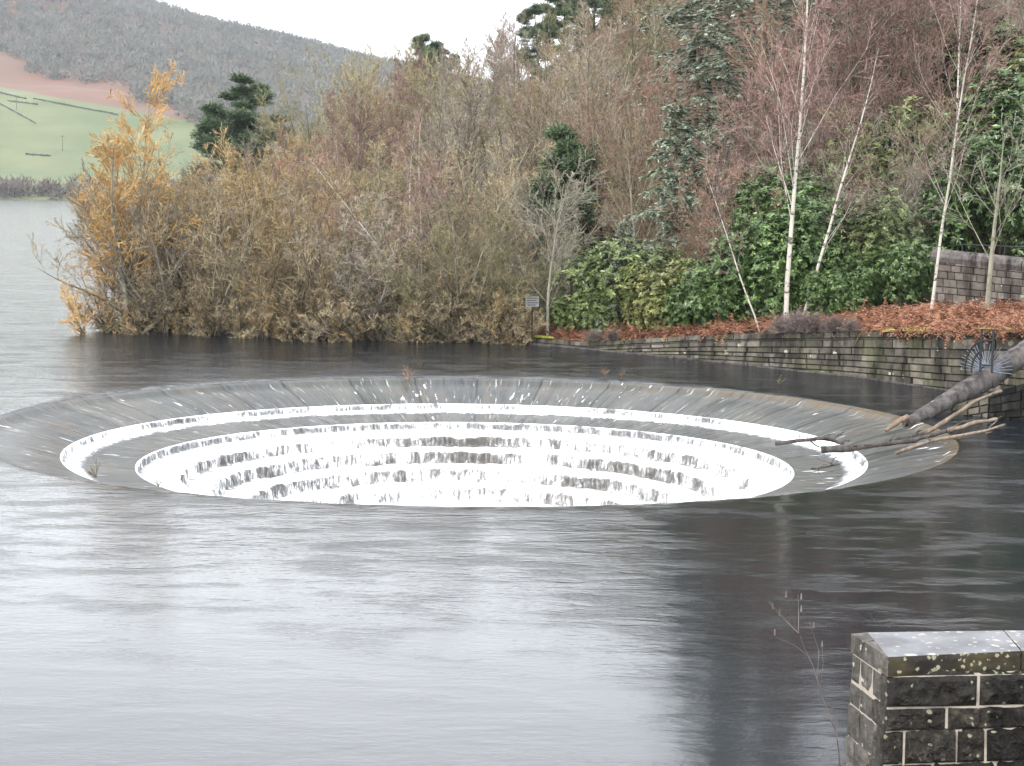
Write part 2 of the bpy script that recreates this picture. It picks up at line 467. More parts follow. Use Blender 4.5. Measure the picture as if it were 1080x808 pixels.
# ------------------------------------------------------------------ water
t = NT('reservoir_water')
gm = lambda s_, r_=0: t.geo(s_, (0, 0, r_))
n1 = t.noise(gm((.9, 2.6, 1), .12), 1.3, 3, .5, .4)
n2 = t.noise(gm((1, 2.2, 1), -.15), 4.5, 3, .6, .3)
n3 = t.noise(gm((.10, .16, 1), .4), 1, 2)
n4 = t.noise(gm((.35, .8, 1), .5), 1, 2, .5, .6)
amp = t.ramp(n3, (.38, .45), (.62, 1.1))
sx = t.n('ShaderNodeSeparateXYZ'); t.l(t.geo(), sx.inputs[0]); xx = t.math('ADD', sx.outputs[0], t.math('MULTIPLY', t.noise(t.geo((.12, .06, 1)), 1, 3), 14))
ruf = t.ramp(t.math('MULTIPLY_ADD', xx, -.05, .5), (.0, .0), (1., 1.))
near = t.math('MULTIPLY', t.ramp(t.math('MULTIPLY_ADD', sx.outputs[1], .02, -.4), (.02, .09), (.30, .42), (.48, .5), (.74, 1.)), 2.0)
b = t.bump(n4, .25, .05)
b = t.bump(t.math('MULTIPLY', n1, t.math('MULTIPLY', amp, near)), .40, .020, b)
b = t.bump(t.math('MULTIPLY', n2, t.math('MULTIPLY', amp, near)), .8, .013, b)
b = t.bump(t.math('MULTIPLY', t.noise(gm((1.4, 3, 1), .05), 9, 2, .5, .3), t.math('MULTIPLY', amp, near)), .6, .006, b)
b = t.bump(t.math('MULTIPLY', t.noise(gm((1.2, 2.0, 1), .2), 3.4, 3, .6, .2), t.math('MULTIPLY', ruf, near)), .8, .024, b)
glit = t.ramp(t.noise(gm((.5, 1.1, 1), .3), 1.0, 3, .6), (.48, 0.), (.62, 1.))
b = t.bump(t.math('MULTIPLY', t.noise(gm((1.0, 2.4, 1), -.1), 8, 3, .65, .4), t.math('MULTIPLY', glit, near)), .8, .020, b)
t.out((.006, .008, .011), t.math('MULTIPLY_ADD', ruf, .03, .08), b, IOR=1.333, Specular_IOR_Level=.5)
RI = 11.82
rr = np.concatenate([[11.82, 11.88, 11.96, 12.08, 12.25, 12.6, 13.1, 13.6, 14.3, 15.5, 17, 20, 25, 32, 42, 60, 100, 180, 350, 700, 1500, 3000, 6000]])
NS = 512; th = np.linspace(0, 2 * np.pi, NS, endpoint=False)
wv = 0.012 * np.sin(th * 37) + 0.01 * np.sin(th * 91 + 2)
V = []
for r_ in rr:
    z = -.060 * math.exp(-(r_ - RI) / .16)
    V.append(np.stack([CX + r_ * np.cos(th), CY + r_ * np.sin(th), z + wv * .3 * (r_ < 14)], -1))
V = np.concatenate(V); nr = len(rr)
i, j = np.meshgrid(np.arange(NS), np.arange(nr - 1)); b0 = (j * NS + i).ravel(); b1 = (j * NS + (i + 1) % NS).ravel()
me = mesh('water', V, [np.stack([b0, b0 + NS, b1 + NS, b1], 1)], t.m, smooth=True)
tag(obj('water', me), kind='structure')

# ------------------------------------------------------------------ spillway
def revolve(name, prof, mat, jitter=0, seed=0, ns=768, smooth=True, foam=0):
    th = np.linspace(-np.pi / 2, 1.5 * np.pi, ns + 1)
    prof = np.asarray(prof, float); L = np.concatenate([[0], np.cumsum(np.hypot(*np.diff(prof, axis=0).T))])
    T, K = np.meshgrid(th, np.arange(len(prof)), indexing='xy')
    r_ = prof[K, 0]; z = prof[K, 1]
    if jitter:
        P = np.stack([np.cos(T) * 9 * 2.2, np.sin(T) * 9 * 2.2, z * 3 + seed], -1)
        d = fbm(P, 3, seed); e = np.minimum(K, len(prof) - 1 - K) > 0
        r_ = r_ - np.abs(d) * jitter * e; z = z + d * jitter * .5 * e
    V = np.stack([r_ * np.cos(T), r_ * np.sin(T), z], -1).reshape(-1, 3)
    UVs = np.stack([T * 9.0, np.broadcast_to(L[K], T.shape)], -1).reshape(-1, 2)
    i, j = np.meshgrid(np.arange(ns), np.arange(len(prof) - 1)); b = (j * (ns + 1) + i).ravel()
    return mesh(name, V, [np.stack([b, b + ns + 1, b + ns + 2, b + 1], 1)], mat, smooth=smooth, uv=UVs)


def uvc(t, sc, rot=0, skew=0):
    tc = t.n('ShaderNodeUVMap', uv_map='UVMap')
    mp = t.n('ShaderNodeMapping'); mp.inputs['Scale'].default_value = (sc[0], sc[1], 1); mp.inputs['Rotation'].default_value = (0, 0, rot)
    t.l(tc.outputs[0], mp.inputs[0]); return mp.outputs[0]


# thin sheet of water running over weathered stone
def film_mat(name, fl=1.0):
    t = NT(name)
    big = t.noise(t.geo((.35, .35, .35)), 1, 4)
    c = t.mix(t.ramp(big, (.38, 0.), (.62, 1.)), (.040, .042, .042), (.062, .062, .052))
    c = t.mix(t.ramp(t.noise(t.geo((.5, .5, .5)), 1.7, 3), (.52, 0.), (.66, .6)), c, (.085, .07, .055))
    c = t.mix(t.ramp(t.noise(uvc(t, (1.1, .12)), 1, 3, .6), (.50, 0.), (.64, .75)), c, (.030, .034, .026))
    c = t.mix(t.ramp(t.noise(uvc(t, (2.3, .3)), 1, 3, .6), (.54, 0.), (.68, .6)), c, (.095, .078, .058))
    c = t.mix(t.ramp(t.noise(t.geo((1, 1, 1)), 2.5, 4, .7), (.5, 0.), (.7, .35)), c, (.018, .018, .018))
    gx = t.n('ShaderNodeSeparateXYZ'); t.l(t.geo(), gx.inputs[0]); gu = t.n('ShaderNodeSeparateXYZ'); t.l(uvc(t, (1, 1)), gu.inputs[0])
    if fl == 1.0:
        oc = t.math('MULTIPLY', t.ramp(t.math('MULTIPLY', gx.outputs[0], .1), (.25, 0.), (.75, 1.)), t.ramp(t.math('ADD', gu.outputs[1], t.math('MULTIPLY', t.noise(uvc(t, (2, .5)), 1, 3), .9)), (.45, .9), (1., 0.)))
        c = t.mix(oc, c, (.085, .055, .02))
    stk = t.noise(uvc(t, (7, .35)), 1, 4, .65)
    c = t.mix(t.ramp(stk, (.35, 0.), (.75, .5)), c, (.14, .145, .15))
    jo = t.vor(uvc(t, (.62, .01)), 1, 'DISTANCE_TO_EDGE', .4)
    c = t.mix(t.ramp(jo.outputs['Distance'], (.0, .8), (.03, 0.)), c, (.012, .012, .012))
    # white flecks and torn streaks
    fk = t.noise(uvc(t, (9.0, 1.1), .10), 1, 3, .6, .5); fk2 = t.noise(uvc(t, (.8, .9)), 1, 3)
    f = t.ramp(t.math('MULTIPLY_ADD', fk2, .40, fk), (.865, 0.), (.90, .2), (.925, 1.))
    fine = t.ramp(t.noise(uvc(t, (16, .8)), 1, 3), (.62, 0.), (.72, .30))
    f = t.math('MAXIMUM', f, fine)
    c = t.mix(f, c, (.85, .86, .87))
    t.out(c, t.ramp(stk, (.3, .22), (.7, .42)), t.bump(stk, .6, .03), IOR=1.333, Specular_IOR_Level=.09)
    return t


def foam_mat(name, cover, dark=(.16, .155, .15), riser=.3, full=1.0, end=None):
    t = NT(name)
    n = t.noise(t.geo((2.6, 2.6, 1.8)), 1, 4, .65, .3); s = t.noise(t.geo((13, 13, 1.5)), 1, 4, .7)
    lo_ = t.noise(t.geo((.35, .35, .8)), 1, 2)
    v = t.math('ADD', t.math('ADD', t.math('MULTIPLY', n, .5), t.math('MULTIPLY', s, .5)), t.math('MULTIPLY_ADD', lo_, .32, -.16))
    k = t.ramp(v, (cover - .05, 1.), (cover - .02, .38), (cover + .015, .19), (cover + .055, .08), (cover + .13, 0.))
    uv_ = t.n('ShaderNodeSeparateXYZ'); t.l(uvc(t, (1, 1)), uv_.inputs[0]); yy = t.math('ADD', uv_.outputs[1], t.math('MULTIPLY', t.math('SUBTRACT', n, .5), .35))
    top_ = t.ramp(yy, (.0, .0), (riser, .0), (riser + .10, 1.)); lip_ = t.ramp(yy, (.02, 1.), (.07, 0.))
    wn = t.ramp(t.noise(t.geo((4, 4, 4)), 1, 4, .65), (.42, 1.), (.60, .30))
    top_ = t.math('MULTIPLY', t.math('MULTIPLY', top_, wn), full)
    k = t.math('MAXIMUM', k, t.math('MAXIMUM', top_, lip_))
    if end: k = t.math('MULTIPLY', k, t.ramp(t.math('ADD', yy, t.math('MULTIPLY', t.math('SUBTRACT', s, .5), .5)), (end - .14, 1.), (end - .06, .35), (end, .12), (end + .07, 0.)))
    c = t.mix(k, dark, (.90, .91, .92))
    t.out(c, .6, t.bump(v, .6, .06))
    return t.m


spill = thing('spillway', 'large round bellmouth spillway with white water pouring down its concentric steps', 'spillway', (CX, CY, 0))
fm = film_mat('water_film')
lip = [(11.82, -.060), (11.78, -.075), (11.73, -.09), (11.68, -.105), (11.62, -.125), (11.5, -.21), (11.1, -.285), (10.6, -.39), (10.1, -.52), (9.75, -.63)]
obj('apron', revolve('apron', lip, fm.m, ns=512), spill)
obj('apron', revolve('apron', [(9.18, -.863), (8.9, -.888), (8.6, -.91), (8.02, -.965)], film_mat('water_film_inner', 1.5).m, ns=512), spill)
fA, fB, fC = foam_mat('thin_foam', .53, (.05, .052, .052), .2, 1.0, .60), foam_mat('torn_foam', .49, (.06, .06, .062), .22, .75), foam_mat('broken_foam', .490, (.05, .045, .04), .40)
def step(r0, z0, z1, r1, z2, mt, jit, sd, dense=7):
    p = [(r0, z0), (r0 - .03, z0 - .01)]
    for k in range(1, dense): p.append((r0 - .05 - .03 * k / dense, z0 - .02 + (z1 - z0 + .02) * k / dense))
    for k in range(0, 5): p.append((r0 - .10 + (r1 - r0 + .10) * k / 4, z1 + (z2 - z1) * k / 4))
    obj('step', revolve('step', p, mt, jit, sd), spill)
step(9.75, -.63, -.78, 9.16, -.865, fA, .05, 1)
step(8.02, -.965, -1.15, 7.0, -1.24, fB, .05, 2)
step(7.0, -1.24, -1.50, 6.25, -1.56, fC, .10, 3)
step(6.25, -1.56, -1.88, 5.5, -1.95, fC, .12, 4)
step(5.5, -1.95, -2.28, 4.75, -2.35, fC, .14, 5)
step(4.75, -2.35, -2.68, 4.0, -2.76, fC, .14, 6)
step(4.0, -2.76, -3.1, 3.3, -3.2, fC, .14, 7)
obj('shaft', revolve('shaft', [(3.3, -3.2), (3.2, -3.6), (3.1, -5), (3.0, -8), (3.0, -12)], fC, .1, 8), spill)


# ------------------------------------------------------------------ plants
def unit(v): return v / (np.linalg.norm(v, axis=-1, keepdims=True) + 1e-9)


def grow(g, P0, D, L, r0, K, wander, up, taper=.35):
    N = len(P0); P = np.zeros((N, K, 3)); P[:, 0] = P0; d = unit(D); st = (L / (K - 1))[:, None]
    for k in range(1, K):
        d = unit(d + g.normal(0, wander, (N, 3)) + np.array([0, 0, up]))
        P[:, k] = P[:, k - 1] + d * st
    tt = np.linspace(0, 1, K)[None]
    return P, r0[:, None] * (1 - tt * (1 - taper)), L


def kids(g, par, n, t0, t1, ang, sd, ratio, rr, K, wander, up, rmin=.004, taper=.4, tipfall=.5, flat=0):
    P, Rd, L = par; N, Kp, _ = P.shape
    t_ = t0 + (t1 - t0) * (np.arange(n)[None] + g.random((N, n))) / n
    x = t_ * (Kp - 1); i = np.minimum(x.astype(int), Kp - 2); f = (x - i)[..., None]
    idx = np.arange(N)[:, None]
    p0 = P[idx, i] * (1 - f) + P[idx, i + 1] * f; tan = unit(P[idx, i + 1] - P[idx, i])
    r_ = Rd[idx, i] * (1 - f[..., 0]) + Rd[idx, i + 1] * f[..., 0]
    rnd = g.normal(0, 1, (N, n, 3)); rnd[..., 2] *= (1 - flat)
    pp = unit(rnd - (rnd * tan).sum(-1, keepdims=True) * tan)
    a = np.abs(g.normal(ang, sd, (N, n)))[..., None]
    d = np.cos(a) * tan + np.sin(a) * pp
    ln = L[:, None] * ratio * (1 - tipfall * (t_ - t0) / max(1e-6, t1 - t0)) * g.uniform(.65, 1.25, (N, n))
    return grow(g, p0.reshape(-1, 3), d.reshape(-1, 3), ln.ravel(), np.maximum(rmin, r_ * rr).ravel(), K, wander, up, taper)


PROTO = {}
def bare_tree(key, seed, h, stems, spread, r0, spec, bark, twig, lean=0, tname='trunk', wander=.07, twr=.011, bend=.02, barklevels=1):
    g = np.random.default_rng(seed)
    az = g.random(stems) * 6.28 if stems > 1 else np.array([0.])
    a = (g.uniform(.1, 1, stems) * spread) if stems > 1 else np.array([lean])
    D = np.stack([np.sin(a) * np.cos(az), np.sin(a) * np.sin(az), np.cos(a)], 1)
    P0 = np.stack([np.cos(az), np.sin(az), az * 0], 1) * (r0 * 1.3 if stems > 1 else 0); P0[:, 2] = -.3
    L = h * g.uniform(.72, 1.05, stems) if stems > 1 else np.array([h])
    lv = [grow(g, P0, D, L + .3, np.full(stems, r0), 9, wander, bend, .12)]
    for s in spec: lv.append(kids(g, lv[-1], *s[:-1], **s[-1]))
    tr = MB(); cw = MB()
    for k, (P, Rd, _) in enumerate(lv):
        if k <= barklevels: (tr).tubes(P, Rd, 7 if k == 0 else 5)
        else: cw.tubes(P, np.maximum(Rd, twr * (.8 if k == len(lv) - 1 else 1)), 3)
    PROTO[key] = (tname, tr.mesh('trunk', bark, True), 'crown', cw.mesh('crown', twig, False))


# spec rows: n, t0, t1, angle, sd, ratio, rr, K, wander, up, {extra}
def thicket(key, seed, twig, h=7.2, stems=9, spread=.75, bark='bark_brown'):
    bare_tree(key, seed, h, stems, spread, .075, [
        (8, .08, .95, .65, .2, .42, .5, 6, .12, .03, {}),
        (8, .15, .98, .7, .25, .48, .5, 5, .14, .02, {}),
        (9, .15, 1., .7, .3, .5, .55, 4, .16, .02, {'rmin': .006}),
    ], M[bark], M[twig], wander=.10, bend=.01, twr=.0095)


thicket('thick_tan', 1, 'tw_tan'); thicket('thick_tan2', 2, 'tw_tan', 7.8, 8, .6, 'bark_pale'); thicket('thick_grey', 3, 'tw_grey', 7.2, 9, .7, 'bark_pale')
thicket('thick_red', 8, 'tw_red', 7.4, 8, .5); thicket('thick_gold', 4, 'tw_gold', 7.4, 9, .55); thicket('thick_olive', 5, 'tw_olive', 7.0, 9, .7, 'bark_olive')


def woodtree(key, seed, twig, bark, h=10, r0=.12, stems=1, spread=.3, dens=1.35, ang=.62):
    bare_tree(key, seed, h, stems, spread, r0, [
        (int((20 if stems == 1 else 8) * dens), .12, .98, ang, .15, .46, .38, 6, .09, .06, {}),
        (9, .15, .98, .6, .2, .46, .5, 5, .12, .05, {}),
        (9, .15, 1., .6, .25, .5, .55, 4, .14, .04, {'rmin': .006}),
    ], M[bark], M[twig], wander=.05, bend=.04, twr=.011)


woodtree('wood_tan', 11, 'tw_tan', 'bark_pale', 10); woodtree('wood_grey', 12, 'tw_grey', 'bark_brown', 10.5, stems=3)
woodtree('wood_olive', 13, 'tw_olive', 'bark_olive', 10.5, stems=3, spread=.35); woodtree('wood_purple', 14, 'tw_purple', 'bark_brown', 10, dens=1.4, ang=.55)
woodtree('wood_red', 15, 'tw_red', 'bark_pale', 10, ang=.5); woodtree('wood_gold', 16, 'tw_gold', 'bark_pale', 9.5, stems=2)


woodtree('olive_big', 17, 'tw_olive', 'bark_olive', 12.5, r0=.09, stems=8, spread=.62, dens=1.7)


def birch(key, seed, h, r0, lean, n1, twig='tw_purple', bark='bark_birch', ang=.55, n2=7, n3=7, ratio=.30):
    bare_tree(key, seed, h, 1, 0, r0, [
        (n1, .25, .98, ang, .12, ratio, .22, 6, .08, .05, {}),
        (n2, .2, .98, .6, .2, .42, .45, 5, .12, -.02, {}),
        (n3, .2, 1., .6, .25, .5, .5, 4, .14, -.06, {'rmin': .004}),
    ], M[bark], M[twig], lean=lean, wander=.035, bend=.02, twr=.0085)


birch('birch_tall', 21, 14.5, .095, .03, 26); birch('birch_lean', 22, 9.5, .065, .30, 16); birch('birch_thin', 23, 7.5, .045, -.35, 12, n2=5, n3=5)
birch('birch_right', 24, 13, .062, .02, 22)
birch('pale_tree', 25, 6.3, .085, .05, 19, 'bark_pale', 'bark_pale', .62, 9, 7, .50)
birch('pale_bare', 26, 5.6, .10, .0, 11, 'bark_pale', 'bark_pale', .6, 5, 5, .55)


def willow(key, seed):
    bare_tree(key, seed, 10.4, 2, .10, .13, [
        (28, .26, .98, .75, .2, .30, .34, 6, .12, .06, {}),
        (10, .15, .98, .65, .25, .46, .5, 5, .14, .03, {}),
        (8, .15, 1., .6, .25, .5, .55, 4, .16, .0, {'rmin': .006}),
    ], M['bark_pale'], M['tw_orange'], wander=.06, bend=.06, twr=.013)


willow('willow', 31)
bare_tree('low_orange', 33, 4.3, 5, 1.25, .06, [
    (9, .2, .95, .6, .2, .4, .5, 6, .12, .02, {}), (8, .15, .98, .6, .25, .5, .5, 5, .14, .0, {}), (6, .15, 1., .6, .25, .5, .55, 4, .16, -.02, {'rmin': .006})],
    M['bark_olive'], M['tw_orange'], wander=.1, bend=.0, twr=.009)


def needles(g, C, nrm, n, size, spreadr, flat=.6):
    """clumps of needle sprays round centres C, returns verts (N*4,3), quads, tone"""
    N = len(C); c = np.repeat(C, n, 0); d = g.normal(0, 1, (N * n, 3)); d = unit(d); d[:, 2] = np.abs(d[:, 2]) * .7 + .05; d = unit(d)
    off = d * spreadr * g.uniform(.2, 1, (N * n, 1)) * np.array([1, 1, flat])
    p = c + off; dd = unit(d + g.normal(0, .35, d.shape))
    s = unit(np.cross(dd, g.normal(0, 1, d.shape)))
    L = size * g.uniform(.6, 1.3, (N * n, 1)); w = L * .16
    V = np.stack([p - s * w, p + s * w, p + dd * L + s * w * .4, p + dd * L - s * w * .4], 1)
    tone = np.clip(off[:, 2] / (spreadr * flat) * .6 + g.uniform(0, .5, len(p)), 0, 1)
    return V.reshape(-1, 3), np.arange(len(p) * 4).reshape(-1, 4), np.repeat(tone, 4)


def pine(key, seed, h=11, low=.35, wd=.30, mat='pine'):
    g = np.random.default_rng(seed)
    l0 = grow(g, np.array([[0, 0, -.3]]), np.array([[0, 0, 1.]]), np.array([h]), np.array([.2]), 10, .03, .05, .2)
    l1 = kids(g, l0, 34, low, .99, 1.1, .2, wd, .35, 6, .10, .06, tipfall=.65)
    l2 = kids(g, l1, 5, .35, 1., .7, .2, .42, .5, 4, .1, .08)
    tr = MB(); tr.tubes(l0[0], l0[1], 8); tr.tubes(l1[0], l1[1], 5); tr.tubes(l2[0], l2[1], 3)
    C = np.concatenate([l2[0][:, -1], l2[0][:, 2], l1[0][:, -1]]); cw = MB()
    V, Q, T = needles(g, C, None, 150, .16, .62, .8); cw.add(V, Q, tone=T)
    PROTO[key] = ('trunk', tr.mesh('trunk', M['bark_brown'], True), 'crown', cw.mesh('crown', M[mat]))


pine('pine_a', 41, 11, .14, .34); pine('pine_b', 42, 12, .3, .26); pine('pine_small', 43, 6.5, .14, .34)


def spruce(key, seed, h, wd, n1=90, mat='spruce', droop=-.07, dens=9, t0=.06):
    g = np.random.default_rng(seed)
    l0 = grow(g, np.array([[0, 0, -.3]]), np.array([[0, 0, 1.]]), np.array([h]), np.array([.22]), 10, .015, .05, .1)
    l1 = kids(g, l0, n1, t0, .99, 1.45, .12, wd, .22, 7, .05, droop, tipfall=.85)
    l2 = kids(g, l1, dens, .15, 1., .85, .2, .30, .5, 4, .08, -.10, flat=.8)
    tr = MB(); tr.tubes(l0[0], l0[1], 8); tr.tubes(l1[0], l1[1], 4)
    cw = MB(); cw.tubes(l2[0], np.maximum(.008, l2[1] * .5), 3)
    P = l2[0]; n = 22
    tt = g.random((len(P), n)) * 2.98; i = tt.astype(int); f = (tt - i)[..., None]; idx = np.arange(len(P))[:, None]
    p = (P[idx, i] * (1 - f) + P[idx, i + 1] * f).reshape(-1, 3); tan = unit(P[idx, i + 1] - P[idx, i]).reshape(-1, 3)
    s = unit(np.cross(tan, [[0, 0, 1.]])) * np.where(g.random((len(p), 1)) < .5, -1, 1)
    dd = unit(tan * .8 + s + g.normal(0, .2, p.shape)); L = g.uniform(.12, .27, (len(p), 1))
    wv_ = unit(np.cross(dd, g.normal(0, .4, p.shape) + [[0, 0, 1.]])) * L * .20
    V = np.stack([p - wv_ * .4, p + wv_ * .4, p + dd * L * .6 + wv_, p + dd * L - [[0, 0, .02]], ], 1)
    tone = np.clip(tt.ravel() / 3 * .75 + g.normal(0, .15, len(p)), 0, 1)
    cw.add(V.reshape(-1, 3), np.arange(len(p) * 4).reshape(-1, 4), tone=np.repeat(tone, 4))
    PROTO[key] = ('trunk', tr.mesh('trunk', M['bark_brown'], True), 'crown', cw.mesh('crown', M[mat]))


spruce('spruce_tall', 51, 25, .22, 190, droop=-.05, dens=11); spruce('spruce_mid', 52, 9.5, .38, 95, droop=-.09, dens=11); spruce('spruce_thin', 53, 16, .22, 130, dens=10)


def leafy(key, seed, mat, rx=2.0, rz_=2.2, n=1500, leaf=.17, lobes=9):
    g = np.random.default_rng(seed)
    lc = np.stack([g.uniform(-.6, .6, lobes) * rx, g.uniform(-.6, .6, lobes) * rx, g.uniform(.25, .72, lobes) * rz_], 1)
    lr = g.uniform(.38, .55, lobes) * rx
    k = g.integers(0, lobes, n); d = unit(g.normal(0, 1, (n, 3)) + [0, 0, .25])
    q = g.uniform(.62, 1.05, n)[:, None] * (1 + .28 * fbm(lc[k] * 3 + d * 2.6, 3, seed))[:, None]
    C = lc[k] + d * lr[k][:, None] * q * np.array([1, 1, rz_ / rx * .95]); ok = C[:, 2] > .05; C = C[ok]; d = d[ok]; q = q[ok]
    ax = unit(d * .7 + [0, 0, .6] + g.normal(0, .25, C.shape)); m_ = 8
    u = unit(np.cross(ax, g.normal(0, 1, ax.shape))); v = np.cross(ax, u)
    a = (np.arange(m_)[None] * 6.283 / m_ + g.random((len(C), 1)) * 6.28 + g.normal(0, .2, (len(C), m_)))[..., None]
    rd = np.cos(a) * u[:, None] + np.sin(a) * v[:, None]
    dirs = unit(rd + ax[:, None] * g.uniform(-.25, .6, (len(C), m_, 1)))
    p = np.repeat(C[:, None], m_, 1); L = leaf * g.uniform(.6, 1.25, (len(C), m_, 1)) * g.uniform(.55, 1.3, (len(C), 1, 1))
    s = unit(np.cross(dirs, np.repeat(ax[:, None], m_, 1))) * L * .19
    mid = p + dirs * L * .55
    V = np.stack([p, mid + s, p + dirs * L - ax[:, None] * L * .12, mid - s], 2).reshape(-1, 3)
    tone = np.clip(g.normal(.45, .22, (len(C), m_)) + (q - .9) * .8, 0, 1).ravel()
    cw = MB(); cw.add(V, np.arange(len(V)).reshape(-1, 4), tone=np.repeat(tone, 4))
    tr = MB(); tgt = C[g.integers(0, len(C), 40)]; st = np.zeros((40, 3)); st[:, :2] = g.normal(0, .12, (40, 2)); st[:, 2] = -.2
    mid_ = st * .5 + tgt * .5 + g.normal(0, .12, (40, 3)) + [0, 0, .15]
    tr.tubes(np.stack([st, mid_, tgt], 1), np.array([[.035, .02, .008]]).repeat(40, 0), 4)
    PROTO[key] = ('stem', tr.mesh('stem', M['bark_brown'], True), 'foliage', cw.mesh('foliage', M[mat]))


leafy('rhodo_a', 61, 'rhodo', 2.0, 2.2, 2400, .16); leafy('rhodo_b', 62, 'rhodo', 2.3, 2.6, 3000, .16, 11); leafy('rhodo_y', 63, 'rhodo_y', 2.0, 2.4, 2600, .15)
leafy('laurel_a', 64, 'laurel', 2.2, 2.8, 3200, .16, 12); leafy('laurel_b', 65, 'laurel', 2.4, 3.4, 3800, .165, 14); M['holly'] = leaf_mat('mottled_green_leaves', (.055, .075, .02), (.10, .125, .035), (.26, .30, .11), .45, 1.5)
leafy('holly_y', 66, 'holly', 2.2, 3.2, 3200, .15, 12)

N_TREE = [0]
def plant(key, name, X, Y, label, cat, group, s=1.0, z=None, rz=None, sxy=1.0, lean=None):
    a, ma, b, mb = PROTO[key]
    if z is None: z = max(-.25, float(H(np.array(X), np.array(Y))))
    o = thing(name, label, cat, (X, Y, z), R.random() * 6.28 if rz is None else rz, group)
    o.scale = (s * sxy, s * sxy, s)
    if lean: o.rotation_euler = (lean[0], lean[1], o.rotation_euler[2])
    for nm, me_ in ((a, ma), (b, mb)): obj(nm, me_, o)
    N_TREE[0] += 1
    return o


def P(key, name, px, Y, label, cat='tree', group=None, **k): return plant(key, name, xof(px, Y), Y, label, cat, group, **k)

# ---- shore thicket along the water
g = np.random.default_rng(99)
kindlab = {'thick_tan': 'tan', 'thick_red': 'russet', 'thick_tan2': 'pale brown', 'thick_grey': 'grey-brown', 'thick_gold': 'golden brown', 'thick_olive': 'olive-tinged'}
front = [(150, 'thick_tan', .82), (185, 'thick_grey', .95), (228, 'thick_tan2', .88), (268, 'thick_gold', .92), (306, 'thick_tan', .9), (345, 'thick_gold', .85), (385, 'thick_grey', .85),
         (425, 'thick_tan', .75), (462, 'thick_olive', .72), (500, 'thick_tan2', .75), (530, 'thick_olive', .8)]
NUM = ['first', 'second', 'third', 'fourth', 'fifth', 'sixth', 'seventh', 'eighth', 'ninth', 'tenth', 'eleventh']
for k, (px, key, s) in enumerate(front):
    Y = float(shoreY(xof(px, 72))) + 1.1 + g.uniform(-.2, .5)
    P(key, 'thicket_shrub', px, Y, f'{kindlab[key]} bare shrub at the water edge, {NUM[k]} shrub right of the orange willow', 'shrub', 'bare shrubs along the water edge', s=s)
row2 = [(a_, b_, c_ * .86) for a_, b_, c_ in [(165, 'thick_gold', 1.0), (205, 'thick_gold', 1.12), (250, 'thick_gold', 1.15), (290, 'thick_gold', 1.2), (335, 'thick_red', 1.12), (380, 'thick_tan2', 1.1), (425, 'thick_olive', 1.1), (470, 'thick_red', 1.05), (515, 'thick_tan2', 1.15), (560, 'thick_grey', 1.0)]]
for px, key, s in row2:
    P(key, 'thicket_shrub', px, 77.5 + g.uniform(-1, 1), 'tall bare bushy shrub in the row just behind the shrubs at the water edge', 'shrub', 'taller bare shrubs in the second row of the shore thicket', s=s)

thicket('low_tan', 6, 'tw_tan', 3.0, 9, 1.25); thicket('low_gold', 7, 'tw_gold', 2.8, 9, 1.25)
for k in range(17):
    px = 118 + k * 26.5; P('low_tan' if k % 3 else 'low_gold', 'water_shrub', px, float(shoreY(xof(px, 72))) + .3 + g.uniform(-.3, .3), 'low sprawling bare shrub whose twigs trail in the water below the thicket', 'shrub', 'low bare shrubs trailing in the water', s=g.uniform(.7, 1.05), z=-.15)
# ---- wood on the slope
def kind_for(px, Y, r):
    if px < 215: c = ['wood_purple', 'wood_grey', 'wood_gold']
    elif px < 330: c = ['wood_olive', 'wood_grey', 'wood_purple'] if Y > 120 else ['wood_gold', 'wood_tan', 'wood_gold']
    elif px < 420: c = ['wood_olive', 'wood_olive', 'wood_purple'] if Y > 120 else ['wood_gold', 'wood_purple', 'wood_tan']
    elif px < 500: c = ['wood_purple', 'wood_purple', 'wood_olive'] if Y > 100 else ['wood_tan', 'wood_purple', 'wood_grey']
    elif px < 700: c = ['wood_tan', 'wood_red', 'wood_olive', 'wood_tan', 'wood_grey'] if Y < 150 else ['wood_red', 'wood_tan', 'wood_purple', 'wood_olive']
    else: c = ['wood_red', 'wood_purple', 'wood_red', 'wood_grey'] if Y < 150 else ['wood_purple', 'wood_red', 'wood_purple']
    return c[int(r * len(c)) % len(c)]


